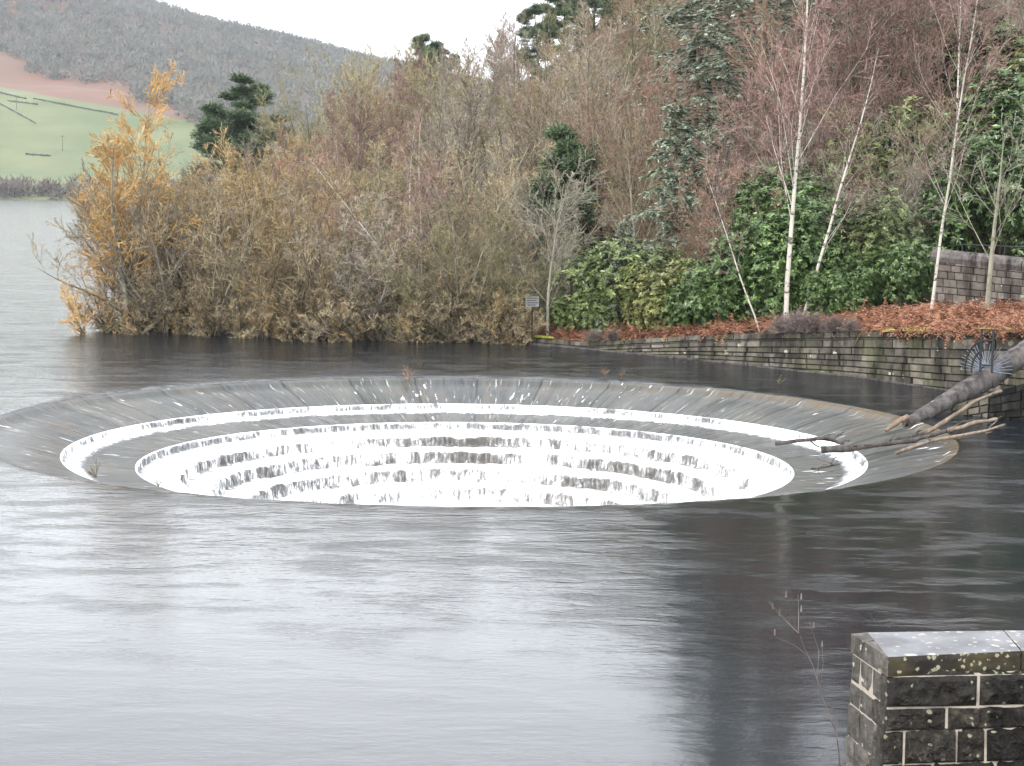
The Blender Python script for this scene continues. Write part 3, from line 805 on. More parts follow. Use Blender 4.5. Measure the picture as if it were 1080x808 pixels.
wl = {'wood_tan': 'pale tan bare tree with light limbs in the wood on the slope', 'wood_grey': 'grey-brown bare tree with several stems in the wood on the slope',
      'wood_olive': 'olive-green tinged bare tree in the wood on the slope', 'wood_purple': 'purple-brown bare tree with fine twigs in the wood on the slope',
      'wood_red': 'russet bare tree with pale limbs in the wood on the slope', 'wood_gold': 'golden bare tree in the wood on the slope behind the shore thicket'}
rows = [(84, 4.0), (92, 3.6), (100, 3.8), (109, 4.0), (119, 4.3), (129, 4.7), (140, 5.2), (153, 5.8), (168, 6.5), (186, 6.6), (206, 7.2), (226, 6.5), (243, 6.0)]
for k, (Y0, sp_) in enumerate(rows):
    x0, x1 = xof(150 if Y0 < 150 else 130, Y0), xof(1190, Y0)
    X = x0 + g.random() * sp_
    while X < x1:
        Y = Y0 + g.uniform(-.3, .3) * (Y0 * .09); xx = X + g.uniform(-.25, .25) * sp_
        px = 540 + xx / Y * F
        X += sp_ * g.uniform(.8, 1.2)
        if Y0 < 90 and px > 650: continue
        if sdist(np.array(xx), np.array(Y)) < 2: continue
        key = kind_for(px, Y, g.random())
        if px < 360 and g.random() < .35: continue
        if px > 760 and Y0 > 180: continue
        if px > 560 and Y < 175 and g.random() < .42:
            plant(['thick_grey', 'thick_tan2', 'thick_red'][int(g.random() * 3)], 'scrub_bush', xx, Y, 'bare bushy scrub filling the gaps between the trees on the slope', 'shrub', 'bare scrub between the trees on the slope', s=g.uniform(.75, 1.05)); continue
        s = g.uniform(.8, 1.12) * np.interp(px, [150, 260, 400, 1100], [.55, .62, .85, 1.1])
        plant(key, 'bare_tree', xx, Y, wl[key], 'tree', key[5:] + ' bare trees on the wooded slope', s=s)

# headland shrubs receding up the lake
for k in range(9):
    Y = 110 + k * 21; X = float(np.interp(Y, LEFT[:, 1], LEFT[:, 0])) + 3.2
    plant(['thick_gold', 'thick_grey', 'thick_tan'][k % 3], 'lakeside_shrub', X, Y, 'distant bare brown shrub on the headland shore behind the orange willow', 'shrub', 'distant shrubs along the headland shore', s=g.uniform(.8, 1.0))

n = 26000; X = g.uniform(2, 75, n); Y = g.uniform(72, 215, n); ok_ = (sdist(X, Y) > 3) & (X / Y < .33) & (X / Y > .03); X = X[ok_]; Y = Y[ok_]; n = len(X)
D = unit(np.stack([g.normal(0, .45, n), g.normal(0, .45, n), np.ones(n)], 1)); l0 = grow(g, np.stack([X, Y, H(X, Y) - .05], 1), D, g.uniform(.5, 1.9, n), np.full(n, .014), 4, .16, .0, .5)
mb = MB(); mb.tubes(l0[0], l0[1], 3); l1 = kids(g, l0, 3, .3, 1, .7, .2, .5, .7, 3, .2, 0, rmin=.009); mb.tubes(l1[0], l1[1], 3)
tag(obj('undergrowth', mb.mesh('undergrowth', M['tw_red'])), 'dead brown undergrowth of thin stems covering the wooded slope', 'undergrowth', kind='stuff')

# ---- trees one can single out
P('willow', 'willow_tree', 141, 73.2, 'tall bright orange-twigged willow standing at the left tip of the shore', s=1.0, rz=2.0)
P('willow', 'willow_tree', 112, 74.6, 'shorter orange willow half in front of the tallest orange willow, nearer open water', s=.72, rz=.4)
P('low_orange', 'willow_shrub', 92, 72.2, 'low orange shrub sprawling over the lake at the far left of the shore', 'shrub', s=.68, rz=1.0)
P('birch_thin', 'birch_tree', 486, 71.6, 'thin white birch trunk leaning far left out of the middle of the thicket', s=1.2, rz=.0, lean=(.13, -.30))
for k, (px, ll) in enumerate(((432, 'left of the pair of upright white birch stems rising from the thicket'), (449, 'right of the pair of upright white birch stems rising from the thicket'))):
    P('birch_lean', 'birch_tree', px, 72.6 + k * .4, ll, s=.86, rz=3.2 + k * .3, lean=(-.13, -.28 + .1 * k))
P('birch_tall', 'birch_tree', 832, 62.6, 'tall slender white-barked birch rising out of the bracken to the top of the view', s=1.0, rz=.5)
P('birch_lean', 'birch_tree', 846, 63.6, 'white birch leaning right beside the tallest birch', s=1.02, rz=0.0)
P('birch_thin', 'birch_tree', 806, 63.0, 'small crooked birch leaning left at the bracken left of the tall birch', s=.78, rz=-.1, lean=(0, .02))
P('birch_right', 'birch_tree', 985, 59.9, 'slender birch with pink-white bark before the left end of the upper wall', s=.92, rz=.3, lean=(0, .04))
P('birch_right', 'birch_tree', 1012, 76, 'birch with white upper stem high on the slope at the upper right', s=1.0, rz=2.3)
P('pale_tree', 'young_tree', 578, 69.8, 'young pale bare tree with upswept branches just right of the small sign', s=1.0, rz=.3)
P('pale_bare', 'young_tree', 1044, 58.6, 'small pale bare tree with stout forked limbs in front of the upper wall', s=1.0, rz=.8)
P('pine_small', 'pine_tree', 607, 82.5, 'dark green rounded pine alone among the bare trees above the young pale tree', s=1.15)
P('olive_big', 'bare_tree', 380, 118, 'broad olive-green bare tree whose round crown breaks the skyline left of the ridge pines', s=1.0)
for px_, Y_, k_, s_ in ((192, 150, 'wood_purple', .62), (208, 146, 'wood_purple', .66), (276, 138, 'wood_grey', .78), (298, 135, 'wood_purple', .82), (318, 140, 'wood_olive', .95), (342, 138, 'wood_olive', 1.0), (404, 132, 'wood_olive', .98), (425, 128, 'wood_purple', .92), (448, 134, 'wood_purple', .98), (410, 110, 'wood_purple', .85)):
    P(k_, 'bare_tree', px_, Y_, wl[k_], group=k_[5:] + ' bare trees on the wooded slope', s=s_)
for px_, Y_, k_, s_ in ((772, 76, 'wood_purple', .8), (815, 77.5, 'wood_red', .95), (850, 75.5, 'wood_purple', .85), (880, 78, 'wood_purple', 1.0), (918, 80, 'wood_red', .95), (948, 79, 'wood_purple', 1.0), (995, 84, 'wood_purple', 1.0), (700, 80, 'wood_red', .85), (672, 78, 'wood_tan', .75)):
    P(k_, 'bare_tree', px_, Y_, wl[k_], group=k_[5:] + ' bare trees on the wooded slope', s=s_)
for px_, Y_, k_, s_ in ((905, 69.5, 'thick_grey', .62), (940, 69, 'thick_grey', .55), (958, 72, 'thick_tan2', .8), (985, 71, 'thick_grey', .7), (1030, 70.5, 'thick_grey', .62), (888, 73, 'thick_grey', .85), (760, 69, 'thick_red', .6), (785, 70, 'thick_red', .75), (1000, 79, 'thick_red', 1.0)):
    P(k_, 'scrub_bush', px_, Y_, 'bare twiggy scrub standing among the evergreen bushes of the bank', 'shrub', 'bare scrub among the evergreens', s=s_)
P('pine_a', 'pine_tree', 232, 150, 'left one of the dark green pines on the low skyline behind the willow', s=1.02, sxy=1.25)
P('pine_b', 'pine_tree', 259, 156, 'right one of the dark green pines on the low skyline behind the willow', s=1.08, sxy=1.25)
P('pine_a', 'pine_tree', 447, 182, 'dark green pine poking above the skyline at the left of the ridge wood', s=1.2, sxy=.8)
P('pine_b', 'pine_tree', 470, 190, 'olive-green pine just right of the leftmost ridge pine', s=.9)
for k, (px, Y, s) in enumerate(((566, 200, .95), (588, 203, 1.0), (622, 185, 1.05), (648, 168, .85), (684, 165, .85))):
    P('pine_b' if k % 2 else 'pine_a', 'pine_tree', px, Y, ['small pine at the skyline, first of the ridge pines from the left', 'small pine at the skyline, second of the ridge pines from the left', 'spreading ridge pine touching the top of the view where the sky ends', 'spreading ridge pine, second right of where the sky ends', 'spreading ridge pine, third right of where the sky ends'][k], s=s)
P('spruce_tall', 'spruce_tree', 800, 84, 'tallest blue-green drooping spruce behind the white birches', s=1.0)
P('spruce_tall', 'spruce_tree', 762, 97, 'tall spruce left of and behind the tallest blue-green spruce, added to darken the reflection in the water', s=1.05)  # this spruce and the next are added for their dark reflection in the water
P('spruce_tall', 'spruce_tree', 852, 99, 'tall spruce right of and behind the tallest blue-green spruce, added to darken the reflection in the water', s=1.05)
P('spruce_thin', 'spruce_tree', 730, 90, 'slim blue-green spruce left of the tall birch', s=.95)
P('spruce_mid', 'spruce_tree', 712, 74, 'broad low blue-green spruce with drooping sprays behind the olive rhododendron', s=.88)
P('spruce_thin', 'spruce_tree', 925, 86, 'dark spruce right of the leaning birch', s=1.05)
P('spruce_mid', 'spruce_tree', 660, 69.5, 'small blue-green spruce bough over the left rhododendrons', s=.45)

# ---- evergreen shrubs
ev = [('rhodo_a', 598, 67.6, .62, 'rhododendron nearest the young pale tree, at the left of the evergreen bank'),
      ('rhodo_b', 634, 67.0, .68, 'bright green rhododendron left of the olive one'),
      ('rhodo_y', 702, 64.2, .98, 'large olive-green rhododendron rounding out over the bracken'),
      ('rhodo_y', 682, 63.2, .46, 'low olive-green rhododendron lobe reaching down to the wall'),
      ('rhodo_b', 664, 70.5, 1.2, 'green rhododendron behind and left of the large olive one'),
      ('laurel_a', 742, 66.4, .68, 'dark green rhododendron right of the large olive one'),
      ('laurel_a', 770, 65.8, .80, 'dark laurel in the shade left of the small crooked birch'),
      ('laurel_b', 808, 66.4, .95, 'dark glossy laurel behind the small crooked birch'),
      ('laurel_b', 862, 66.2, 1.12, 'tall glossy green laurel behind the tall birch trunk'),
      ('laurel_a', 902, 64.8, .80, 'bright green laurel right of the tall birch trunk'),
      ('laurel_a', 876, 63.6, .55, 'low laurel at the bracken edge right of the tall birch'),
      ('holly_y', 930, 66.0, .98, 'yellow-green evergreen bush left of the upper wall'),
      ('laurel_a', 955, 63.8, .72, 'dark evergreen bush against the left end of the upper wall'),
      ('laurel_b', 835, 71, 1.25, 'tall evergreen mass behind the laurels under the leaning birch'),
      ('holly_y', 905, 74, 1.25, 'olive evergreen bush higher on the slope behind the yellow-green bush'),
      ('holly_y', 960, 75, 1.35, 'mottled evergreen bush high behind the left end of the upper wall'),
      ('laurel_b', 1060, 69.0, 1.35, 'dark ivy-green bush behind the upper wall at the right edge'),
      ('laurel_b', 1085, 72, 1.7, 'tallest dark evergreen above the upper wall at the right edge'),
      ('rhodo_b', 1020, 74, 1.4, 'grey-green evergreen bush above the upper wall fence'),
      ('holly_y', 1010, 84, 1.7, 'lighter green bush up the slope at the right'),
      ('rhodo_y', 1062, 84, 1.7, 'yellowish evergreen bush up the slope at the right edge'),
      ('rhodo_a', 545, 70.2, .40, 'small low evergreen beside the sign post'),
      ('rhodo_a', 1130, 64, 1.3, 'evergreen bush beyond the right edge of the view')]
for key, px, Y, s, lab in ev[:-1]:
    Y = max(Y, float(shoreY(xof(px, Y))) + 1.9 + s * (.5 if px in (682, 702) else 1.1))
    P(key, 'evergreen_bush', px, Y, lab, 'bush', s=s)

# ---- bracken: a tangle nobody could count
def bracken(n, pts, g, mat, L0=.60):
    n = len(pts); az = g.random(n) * 6.28; K = 5
    d = np.stack([np.cos(az), np.sin(az), g.uniform(.3, 1.5, n)], 1); Pp, Rd, L = grow(g, pts, d, g.uniform(.5, 1.2, n) * L0, np.full(n, .012), K, .22, -.32, .4)
    mb = MB(); mb.tubes(Pp, Rd, 3)
    for k in range(1, K):
        for sgn in (-1, 1):
            p = Pp[:, k] if k else Pp[:, 0]; tan = unit(Pp[:, k] - Pp[:, k - 1]); s = unit(np.cross(tan, [[0, 0, 1.]])) * sgn
            ln = (L * .30 * (1 - .14 * k))[:, None] * g.uniform(.6, 1.2, (n, 1)); dd = unit(s + tan * .5 + g.normal(0, .25, s.shape) - [[0, 0, .3]])
            wv_ = tan * .02
            for off in (0, -.10):
                q = p + tan * off
                V = np.stack([q - wv_, q + wv_, q + dd * ln * .6 + wv_ * .7, q + dd * ln], 1)
                mb.add(V.reshape(-1, 3), np.arange(n * 4).reshape(-1, 4), tone=np.repeat(g.random(n), 4))
    return mb.mesh('bracken', mat)


n = 9000; px = g.uniform(540, 1120, n); dist = g.uniform(.0, 1, n) ** .8
X = np.interp(px, [540, 1120], [0, 1]) ; Xw = np.array([xof(p, 60) for p in px]); Yb = shoreY(Xw) + .62
depth = np.interp(px, [540, 600, 700, 850, 1000, 1120], [1.5, 2.5, 3.0, 4.8, 6.5, 7.0])
Yw = Yb + dist * depth; Xw = np.array([xof(p, y) for p, y in zip(px, Yw)])
dens = fbm(np.stack([Xw * .8, Yw * .8, Xw * 0], -1), 3, 5); keep = (dens > -.35) 
px2 = g.uniform(540, 780, 3000); Y2 = shoreY(np.array([xof(p, 66) for p in px2])) + .6 + g.uniform(0, 1.7, 3000); X2 = np.array([xof(p, y) for p, y in zip(px2, Y2)]); Xw = np.concatenate([Xw, X2]); Yw = np.concatenate([Yw, Y2]); keep = np.concatenate([keep, X2 > -99])
pts = np.stack([Xw, Yw, np.maximum(H(Xw, Yw), topZ(Xw)) + .02], 1)[keep]
tag(obj('bracken', bracken(0, pts, g, M['bracken'])), 'tangled rust-red dead bracken along the top of the lakeside wall', 'bracken', kind='stuff')

# heather clumps hanging on the wall top
def tuft_mesh(seed, mat, h=.5, n=160, sp_=1.1):
    g = np.random.default_rng(seed); a = g.random(n) * 6.28; tl = g.uniform(.1, sp_, n)
    D = np.stack([np.sin(tl) * np.cos(a), np.sin(tl) * np.sin(a), np.cos(tl)], 1)
    l0 = grow(g, g.normal(0, .05, (n, 3)) * [1, 1, 0], D, g.uniform(.5, 1, n) * h, np.full(n, .007), 5, .15, -.05, .5)
    l1 = kids(g, l0, 5, .2, 1, .6, .2, .45, .7, 4, .2, 0, rmin=.005)
    mb = MB(); mb.tubes(l0[0], l0[1], 3); mb.tubes(l1[0], l1[1], 3); return mb.mesh('twigs', mat)


hm = [tuft_mesh(s_, M['heather'], .62, 190, 1.35) for s_ in (71, 72, 73)]
for k, (px, lab) in enumerate(((628, 'small'), (648, 'low'), (828, 'left'), (846, 'largest'), (862, 'dense'), (884, 'right'), (905, 'thin'))):
    X = xof(px, 60); Y = float(shoreY(np.array(X))) + .15; X = xof(px, Y); Y = float(shoreY(np.array(X))) + .12
    o = obj('heather_clump', hm[k % 3], None, (X, Y, float(topZ(X)) + .02), R.random() * 6)
    o.scale = [[.8, .7, 1.1, 1.35, 1.2, 1.0, .8][k]] * 3
    tag(o, f'{lab} dead heather clump on the lakeside wall ' + ['left of the olive rhododendron', 'just left of the olive rhododendron', 'below the tall birch', 'below the tall birch', 'just right of the tall birch foot', 'below the bright green laurel', 'left of the moss strip'][k], 'heather', 'heather clumps on the wall')


# ------------------------------------------------------------------ masonry
def stone_wall(pathlo, pathhi, courses, g, proud=.03, wmin=.35, wmax=.9, gap=.015, normal_out=(0, -1), thick=.3):
    """face between a foot polyline and a head polyline (x,y,z); individual stones"""
    lo = np.asarray(pathlo, float); hi = np.asarray(pathhi, float)
    S = np.concatenate([[0], np.cumsum(np.linalg.norm(np.diff(lo[:, :2], axis=0), axis=1))])
    def pt(s, v):
        a = np.array([np.interp(s, S, lo[:, k]) for k in range(3)]); b = np.array([np.interp(s, S, hi[:, k]) for k in range(3)])
        return a + (b - a) * v
    mb = MB(); cs = np.concatenate([[0], np.cumsum(courses)]); cs = cs / cs[-1]
    for c0, c1 in zip(cs[:-1], cs[1:]):
        s = -g.random() * wmax
        while s < S[-1]:
            w_ = g.uniform(wmin, wmax); a = max(0, s + gap); b = min(S[-1], s + w_ - gap); s += w_
            if b - a < .06: continue
            e = g.uniform(0, proud); hgt = np.linalg.norm(pt(a, 1) - pt(a, 0)); gv = gap / max(hgt, .2)
            q = [pt(a, c0 + gv), pt(b, c0 + gv), pt(b, c1 - gv), pt(a, c1 - gv)]
            tn = q[1] - q[0]; nrm = np.array([tn[1], -tn[0], 0]); nrm /= np.linalg.norm(nrm) + 1e-9
            if nrm[1] > 0: nrm = -nrm
            back = [p - nrm * thick for p in q]; fr = [p + nrm * e for p in q]
            ce = sum(fr) / 4; inn = [ce + (p - ce) * .88 + nrm * .02 for p in fr]
            V = back + fr + inn
            mb.add(V, [[0, 1, 5, 4], [1, 2, 6, 5], [2, 3, 7, 6], [3, 0, 4, 7], [4, 5, 9, 8], [5, 6, 10, 9], [6, 7, 11, 10], [7, 4, 8, 11], [8, 9, 10, 11]],
                   tone=float(np.clip(g.normal(.5, .26), 0, 1)))
    return mb


def core(pathlo, pathhi, inset=.06, thick=.8, zlow=-1.5):
    mb = MB(); lo = np.asarray(pathlo, float); hi = np.asarray(pathhi, float)
    for k in range(len(lo) - 1):
        tn = lo[k + 1] - lo[k]; nrm = np.array([-tn[1], tn[0], 0]); nrm /= np.linalg.norm(nrm)
        if nrm[1] < 0: nrm = -nrm
        a, b, c_, d = lo[k] + nrm * inset, lo[k + 1] + nrm * inset, hi[k + 1] + nrm * inset, hi[k] + nrm * inset
        a = a.copy(); b = b.copy(); a[2] = min(a[2], zlow) if zlow < 0 else a[2]; b[2] = min(b[2], zlow) if zlow < 0 else b[2]
        mb.hexa([a, b, b + nrm * thick, a + nrm * thick], [d, c_, c_ + nrm * thick, d + nrm * thick])
    return mb


q = BK[4:12].copy()
lo = q.copy(); lo[:, 1] -= .12; lo[:, 2] = -.5
hi = q.copy(); hi[:, 1] += .12; hi[:, 2] = np.maximum(q[:, 2] - .24, .02)
quay = thing('retaining_wall', 'long dark masonry retaining wall rising from the lake below the bracken', 'wall', tuple(q[0][:2]) + (0,))
off = np.array([q[0][0], q[0][1], 0])
qm = stone_wall(lo - off, hi - off, [.36, .26, .24, .22, .26, .24, .3, .34], g, .07, .25, .95)
obj('stonework', qm.mesh('stonework', M['quay']), quay)
obj('mortar', core(lo - off, hi - off, .06, 1.9).mesh('mortar', M['mortar_dark']), quay)
# string course and top course
l2 = hi.copy(); l2[:, 1] -= .07; h2 = l2.copy(); h2[:, 2] += .05
obj('ledge', core(l2 - off, h2 - off, 0, .5, 9).mesh('ledge', M['mortar_dark']), quay)
l3 = hi.copy(); l3[:, 2] += .05; h3 = q.copy(); h3[:, 1] += .14
obj('coping', stone_wall(l3 - off, h3 - off, [1], g, .02, .5, 1.1).mesh('coping', M['quay']), quay)
obj('coping_back', core(l3 - off, h3 - off, .04, 1.8, 9).mesh('coping_back', M['mortar_dark']), quay)
l4 = lo.copy(); l4[:, 1] -= .05; l4[:, 2] = -.2; h4 = l4.copy(); h4[:, 2] = .045
obj('footing', core(l4 - off, h4 - off, -.05, .2, -.2).mesh('footing', M['coping']), quay)
# moss strips on the coping
def moss_strip(px0, px1, n, lab):
    mb = MB()
    pxs = g.uniform(px0, px1, n); Xs = np.array([xof(p, 60) for p in pxs])
    for _ in range(3): Ys = shoreY(Xs) + .15; Xs = np.array([xof(p, y) for p, y in zip(pxs, Ys)])
    ok_ = fbm(np.stack([Xs * 2.5, Xs * 0, Xs * 0], -1), 3, 2) > -.12; Xs = Xs[ok_]; Ys = Ys[ok_]; n = len(Xs); c = np.stack([Xs, Ys + g.uniform(-.08, .12, n), topZ(Xs) + .01], 1); a = g.random(n) * 6.28; r_ = g.uniform(.03, .09, n)
    V = []
    for k in range(3): V.append(c + np.stack([np.cos(a + k * 2.1) * r_ * 1.5, np.sin(a + k * 2.1) * r_, g.uniform(0, .05, n)], 1))
    V.append(c + np.stack([r_ * 0, r_ * 0, g.uniform(.05, .10, n)], 1)); V = np.stack(V, 1).reshape(-1, 3); b = np.arange(n)[:, None] * 4
    mb.add(V, None, np.concatenate([b + [0, 1, 3], b + [1, 2, 3], b + [2, 0, 3]]), tone=np.repeat(g.random(n), 4))
    tag(obj('moss', mb.mesh('moss', M['moss'])), lab, 'moss', kind='stuff')
moss_strip(918, 1003, 1800, 'bright yellow-green moss along the wall top right of the heather')
moss_strip(1022, 1070, 700, 'yellow-green moss on the wall top behind the iron guard')
moss_strip(566, 606, 700, 'yellow moss line on the low left end of the wall')

# upper wall with a coping and a black fence behind
ul = [at(986, 322, 62.5), at(1082, 330, 60.5), at(1200, 338, 58.5)]; uh = [at(986, 271, 62.7), at(1082, 281, 60.7), at(1200, 292, 58.7)]
ul = np.array(ul); uh = np.array(uh); ul[:, 2] -= .5
uw = thing('stone_wall', 'grey stone wall with rounded coping above the bracken at the right edge', 'wall', tuple(ul[0][:2]) + (1.5,)); off = np.array([ul[0][0], ul[0][1], 1.5])
obj('stonework', stone_wall(ul - off, uh - off, [.3, .24, .26, .2, .24, .22, .2, .2], g, .03, .25, .6, .01).mesh('stonework', M['upper']), uw)
obj('mortar', core(ul - off, uh - off, .05, .5, 9).mesh('mortar', M['mortar_dark']), uw)
mb = MB(); cpts = uh - off + np.array([0, .2, .02])
for k in range(2):
    nseg = 14
    for j in range(nseg):
        a = cpts[k] + (cpts[k + 1] - cpts[k]) * (j + .02) / nseg; b = cpts[k] + (cpts[k + 1] - cpts[k]) * (j + .98) / nseg
        mb.bar(a, b, .27, 10, tone=float(g.uniform(.45, .9)))
obj('coping', mb.mesh('coping', M['coping'], False), uw)
fz = thing('railing', 'black metal railing behind the coping of the upper wall', 'railing', tuple(at(1020, 268, 64)))
off = at(1020, 268, 64); A = at(1015, 258, 64) - off; B = at(1200, 266, 61) - off; dn = np.array([0, 0, -.85])
mb = MB(); mb.bar(A, B, .03); mb.bar(A + dn * .45, B + dn * .45, .02); obj('rail', mb.mesh('rail', M['iron']), fz)
for k in range(5):
    p_ = A + (B - A) * k / 4; mb = MB(); mb.bar(p_ + [0, 0, .03], p_ + dn, .03); obj('post', mb.mesh('post', M['iron']), fz)

# ---- splitter wall sloping down to the rim
sw = thing('splitter_wall', 'dark masonry wall with a rounded grey coping sloping down onto the spillway rim', 'wall')
T0 = at(957, 441, 47.6); U0 = at(1037, 392, 50.0); V0 = at(1100, 348, 51.6); W0 = V0 + (V0 - U0) * 2.2
off = np.array([U0[0], U0[1], 0]); sw.location = off
def coping(A, B, ra, rb, n, mat, flat=.75, seed=0, sides=18):
    A = A - off; B = B - off; ax = B - A; L = np.linalg.norm(ax); ax /= L; s = unit(np.cross(ax, [0, 0, 1.])); u = np.cross(s, ax)
    tt = np.linspace(0, 1, n); th_ = np.linspace(-.25 * np.pi, 1.25 * np.pi, sides)
    Tt, Th = np.meshgrid(tt, th_, indexing='ij'); rr_ = ra + (rb - ra) * Tt
    P_ = A + ax * L * Tt[..., None]
    nn = (fbm(np.stack([Tt * L * 2.2, np.cos(Th) * 1.5, np.sin(Th) * 1.5 + seed], -1), 5, seed) * .05 + fbm(np.stack([Tt * L * 9, np.cos(Th) * 5, np.sin(Th) * 5 + seed], -1), 2, seed) * .035 - .03 * (np.abs((Tt * L / .62) % 1 - .5) > .47)) * rr_ / .4
    V = P_ + (s * np.cos(Th)[..., None] + u * np.sin(Th)[..., None] * flat) * (rr_ + nn)[..., None]
    i, j = np.meshgrid(np.arange(sides - 1), np.arange(n - 1)); b = (j * sides + i).ravel()
    mb = MB(); mb.add(V, np.stack([b, b + 1, b + sides + 1, b + sides], 1), tone=fbm(V.reshape(-1, 3) * 1.2, 3, 4) * .4 + .5)
    # closed ends and base
    base = np.arange(n) * sides
    mb.add(V[:, [0, -1]].reshape(-1, 3), [[2 * k, 2 * k + 2, 2 * k + 3, 2 * k + 1] for k in range(n - 1)], tone=.3)
    for e in (0, n - 1):
        c_ = V[e].mean(0); mb.add(np.vstack([V[e], c_[None]]), None, [[k, k + 1, sides] for k in range(sides - 1)], tone=.4)
    return mb
obj('nose', coping(T0 - [0, 0, .16], U0 - [0, 0, .26], .17, .33, 160, None, .9, 3).mesh('nose', M['coping'], True), sw)
obj('coping', coping(U0 + [.03, 0, -.26], W0 - [0, 0, .3], .34, .38, 260, None, .85, 5).mesh('coping', M['coping'], True), sw)
# body: grey stones under the nose, black stones on the main wall
Q0 = onz(1003, 437, 0); Q1 = onz(1042, 440, 0); Q1b = Q1 + [0.02, -.06, 0]; Q2 = onz(1100, 446, 0); Q3 = Q2 + (Q2 - Q1) * 2.4
def topat(p, drop):
    k = (p[0] - T0[0]) / (V0[0] - T0[0]); return T0[2] + (V0[2] - T0[2]) * k - drop
lo = np.array([Q0, Q1]) - off; hi = lo.copy(); lo[:, 2] = -.6; hi[0, 2] = topat(Q0, .42); hi[1, 2] = topat(Q1, .45)
obj('stonework', stone_wall(lo, hi, [.3, .25, .3, .25, .3], g, .04, .2, .5).mesh('stonework', M['quay']), sw)
obj('mortar', core(lo, hi, .05, .6).mesh('mortar', M['mortar_dark']), sw)
lo = np.array([Q1b, Q2, Q3]) - off; hi = lo.copy(); lo[:, 2] = -.6
for k, q_ in enumerate((Q1, Q2, Q3)): hi[k, 2] = topat(q_, .38)
obj('stonework', stone_wall(lo, hi, [.3, .28, .3, .26, .3, .3, .25], g, .03, .3, .6, .008).mesh('stonework', M['dark_stone']), sw)
obj('mortar', core(lo, hi, .04, .8).mesh('mortar', M['mortar_dark']), sw)
# ---- iron fan guard on the wall
fg = thing('climb_guard', 'black iron ladder frame with a fan of grey spikes on the sloping wall', 'guard')
C0 = at(1040, 391, 49.6); fg.location = C0; u_ = unit(np.array([.72, -.69, 0])); v_ = np.array([0, 0, 1.])
def gp(x, z): return u_ * x + v_ * z
S_ = 49.6 / F; mb = MB()
for x in (-5.5, 5.5):
    mb.bar(gp(x * S_ / .8, -.05), gp(x * S_ / .8, 1.12), .035, 6)
obj('upright', mb.mesh('upright', M['iron']), fg)
mb = MB()
for z in (1.10, .95, .82, .15): mb.bar(gp(-5.5 * S_ / .8, z), gp(5.5 * S_ / .8, z), .022, 6)
obj('crossbar', mb.mesh('crossbar', M['iron']), fg)
mb = MB()
for r_ in (.82, .56):
    a = np.linspace(math.pi * .5, math.pi * 1.05, 14); pts_ = np.array([gp(math.cos(x) * r_ * .78, math.sin(x) * r_) for x in a])
    mb.tubes(pts_[None], np.full((1, 14), .03), 5)
obj('hoop', mb.mesh('hoop', M['iron']), fg)
for sgn in (-1, 1):
    for k in range(11):
        a = math.pi / 2 - sgn * (k + .8) * math.pi / 2 / 10.5; mb = MB()
        mb.bar(gp(math.cos(a) * .16, math.sin(a) * .16), gp(math.cos(a) * .80, math.sin(a) * (.74 + .06 * (k % 2))), .014, 4, .006); obj('spike', mb.mesh('spike', M['spike']), fg)

# ---- driftwood
def stick(name, pts, r0, r1, mat, lab, cat='driftwood', forks=(), wob=.03, seed=0, group=None, tip=None):
    g = np.random.default_rng(seed + 300); pts = np.asarray(pts, float); c = pts.mean(0)
    mb = MB()
    def seg(ps, a, b):
        ps = np.asarray(ps, float); n = 12; s = np.linspace(0, len(ps) - 1, n)
        Q = np.stack([np.interp(s, np.arange(len(ps)), ps[:, k]) for k in range(3)], 1) + np.cumsum(g.normal(0, wob * .5, (n, 3)), 0) * np.sin(np.linspace(0, math.pi, n))[:, None]
        mb.tubes((Q - c)[None], np.linspace(a, b, n)[None] * g.uniform(.85, 1.15, (1, n)), 7, cap=True)
    seg(pts, r0, r1)
    for q_ in range(0 if mat == M['drift_raw'] else 5):
        u0 = g.uniform(.25, .95) * (len(pts) - 1); i0 = min(int(u0), len(pts) - 2); b0_ = pts[i0] + (pts[i0 + 1] - pts[i0]) * (u0 - i0)
        dd = unit(pts[-1] - pts[0]) * g.uniform(.3, .8) + g.normal(0, .35, 3) + [0, 0, .12]; seg([b0_, b0_ + dd * g.uniform(.3, .6)], r1 * .55, r1 * .2)
    for f_ in forks: seg(f_[0], f_[1], f_[2])
    o = tag(obj(name, mb.mesh(name, mat, True), None, c), lab, cat, group)
    if tip is not None:
        mb = MB(); seg(tip, r1 * 1.25, r1 * .8); obj('tip', mb.mesh('tip', M['drift_pale'], True), o)
    return o


D1 = 44.5
stick('driftwood_branch', [at(866, 474.5, 45.0), at(920, 468, 44.9), at(975, 457, 44.6)], .10, .05, M['drift'], tip=[at(975, 457, 44.6), at(996, 448, 44.5), at(1030, 429, 44.4), at(1057, 412, 44.2)],
      lab='longest grey driftwood branch lying across the rim with its pale tip raised', seed=1)
stick('driftwood_branch', [at(905, 472, 44.6), at(960, 463.5, 44.4), at(1000, 454, 44.0)], .07, .05, M['drift'], tip=[at(1000, 454, 44.0), at(1022, 449, 43.8), at(1052, 442, 43.4)], lab='middle driftwood branch on the rim, dark and forked',
      forks=[([at(990, 456.5, 44.2), at(1015, 446.5, 44.0), at(1032, 444, 43.9)], .04, .02)], seed=2)
stick('driftwood_branch', [at(945, 478, 43.6), at(975, 467, 43.4), at(1010, 462, 43.0), at(1035, 456, 42.6), at(1060, 448, 42.3)], .045, .035, M['drift_pale'], 'lowest reddish-brown driftwood branch pointing out over dark water', seed=3)
stick('driftwood_stick', [at(818, 468, 46.6), at(850, 464, 46.4), at(872, 462, 46.3), at(890, 469, 46.0)], .055, .05, M['drift'], 'short black driftwood stick caught on the ring left of the branches', seed=4,
      forks=[([at(862, 463, 46.3), at(872, 460, 46.1), at(878, 464, 46.1)], .05, .05)])
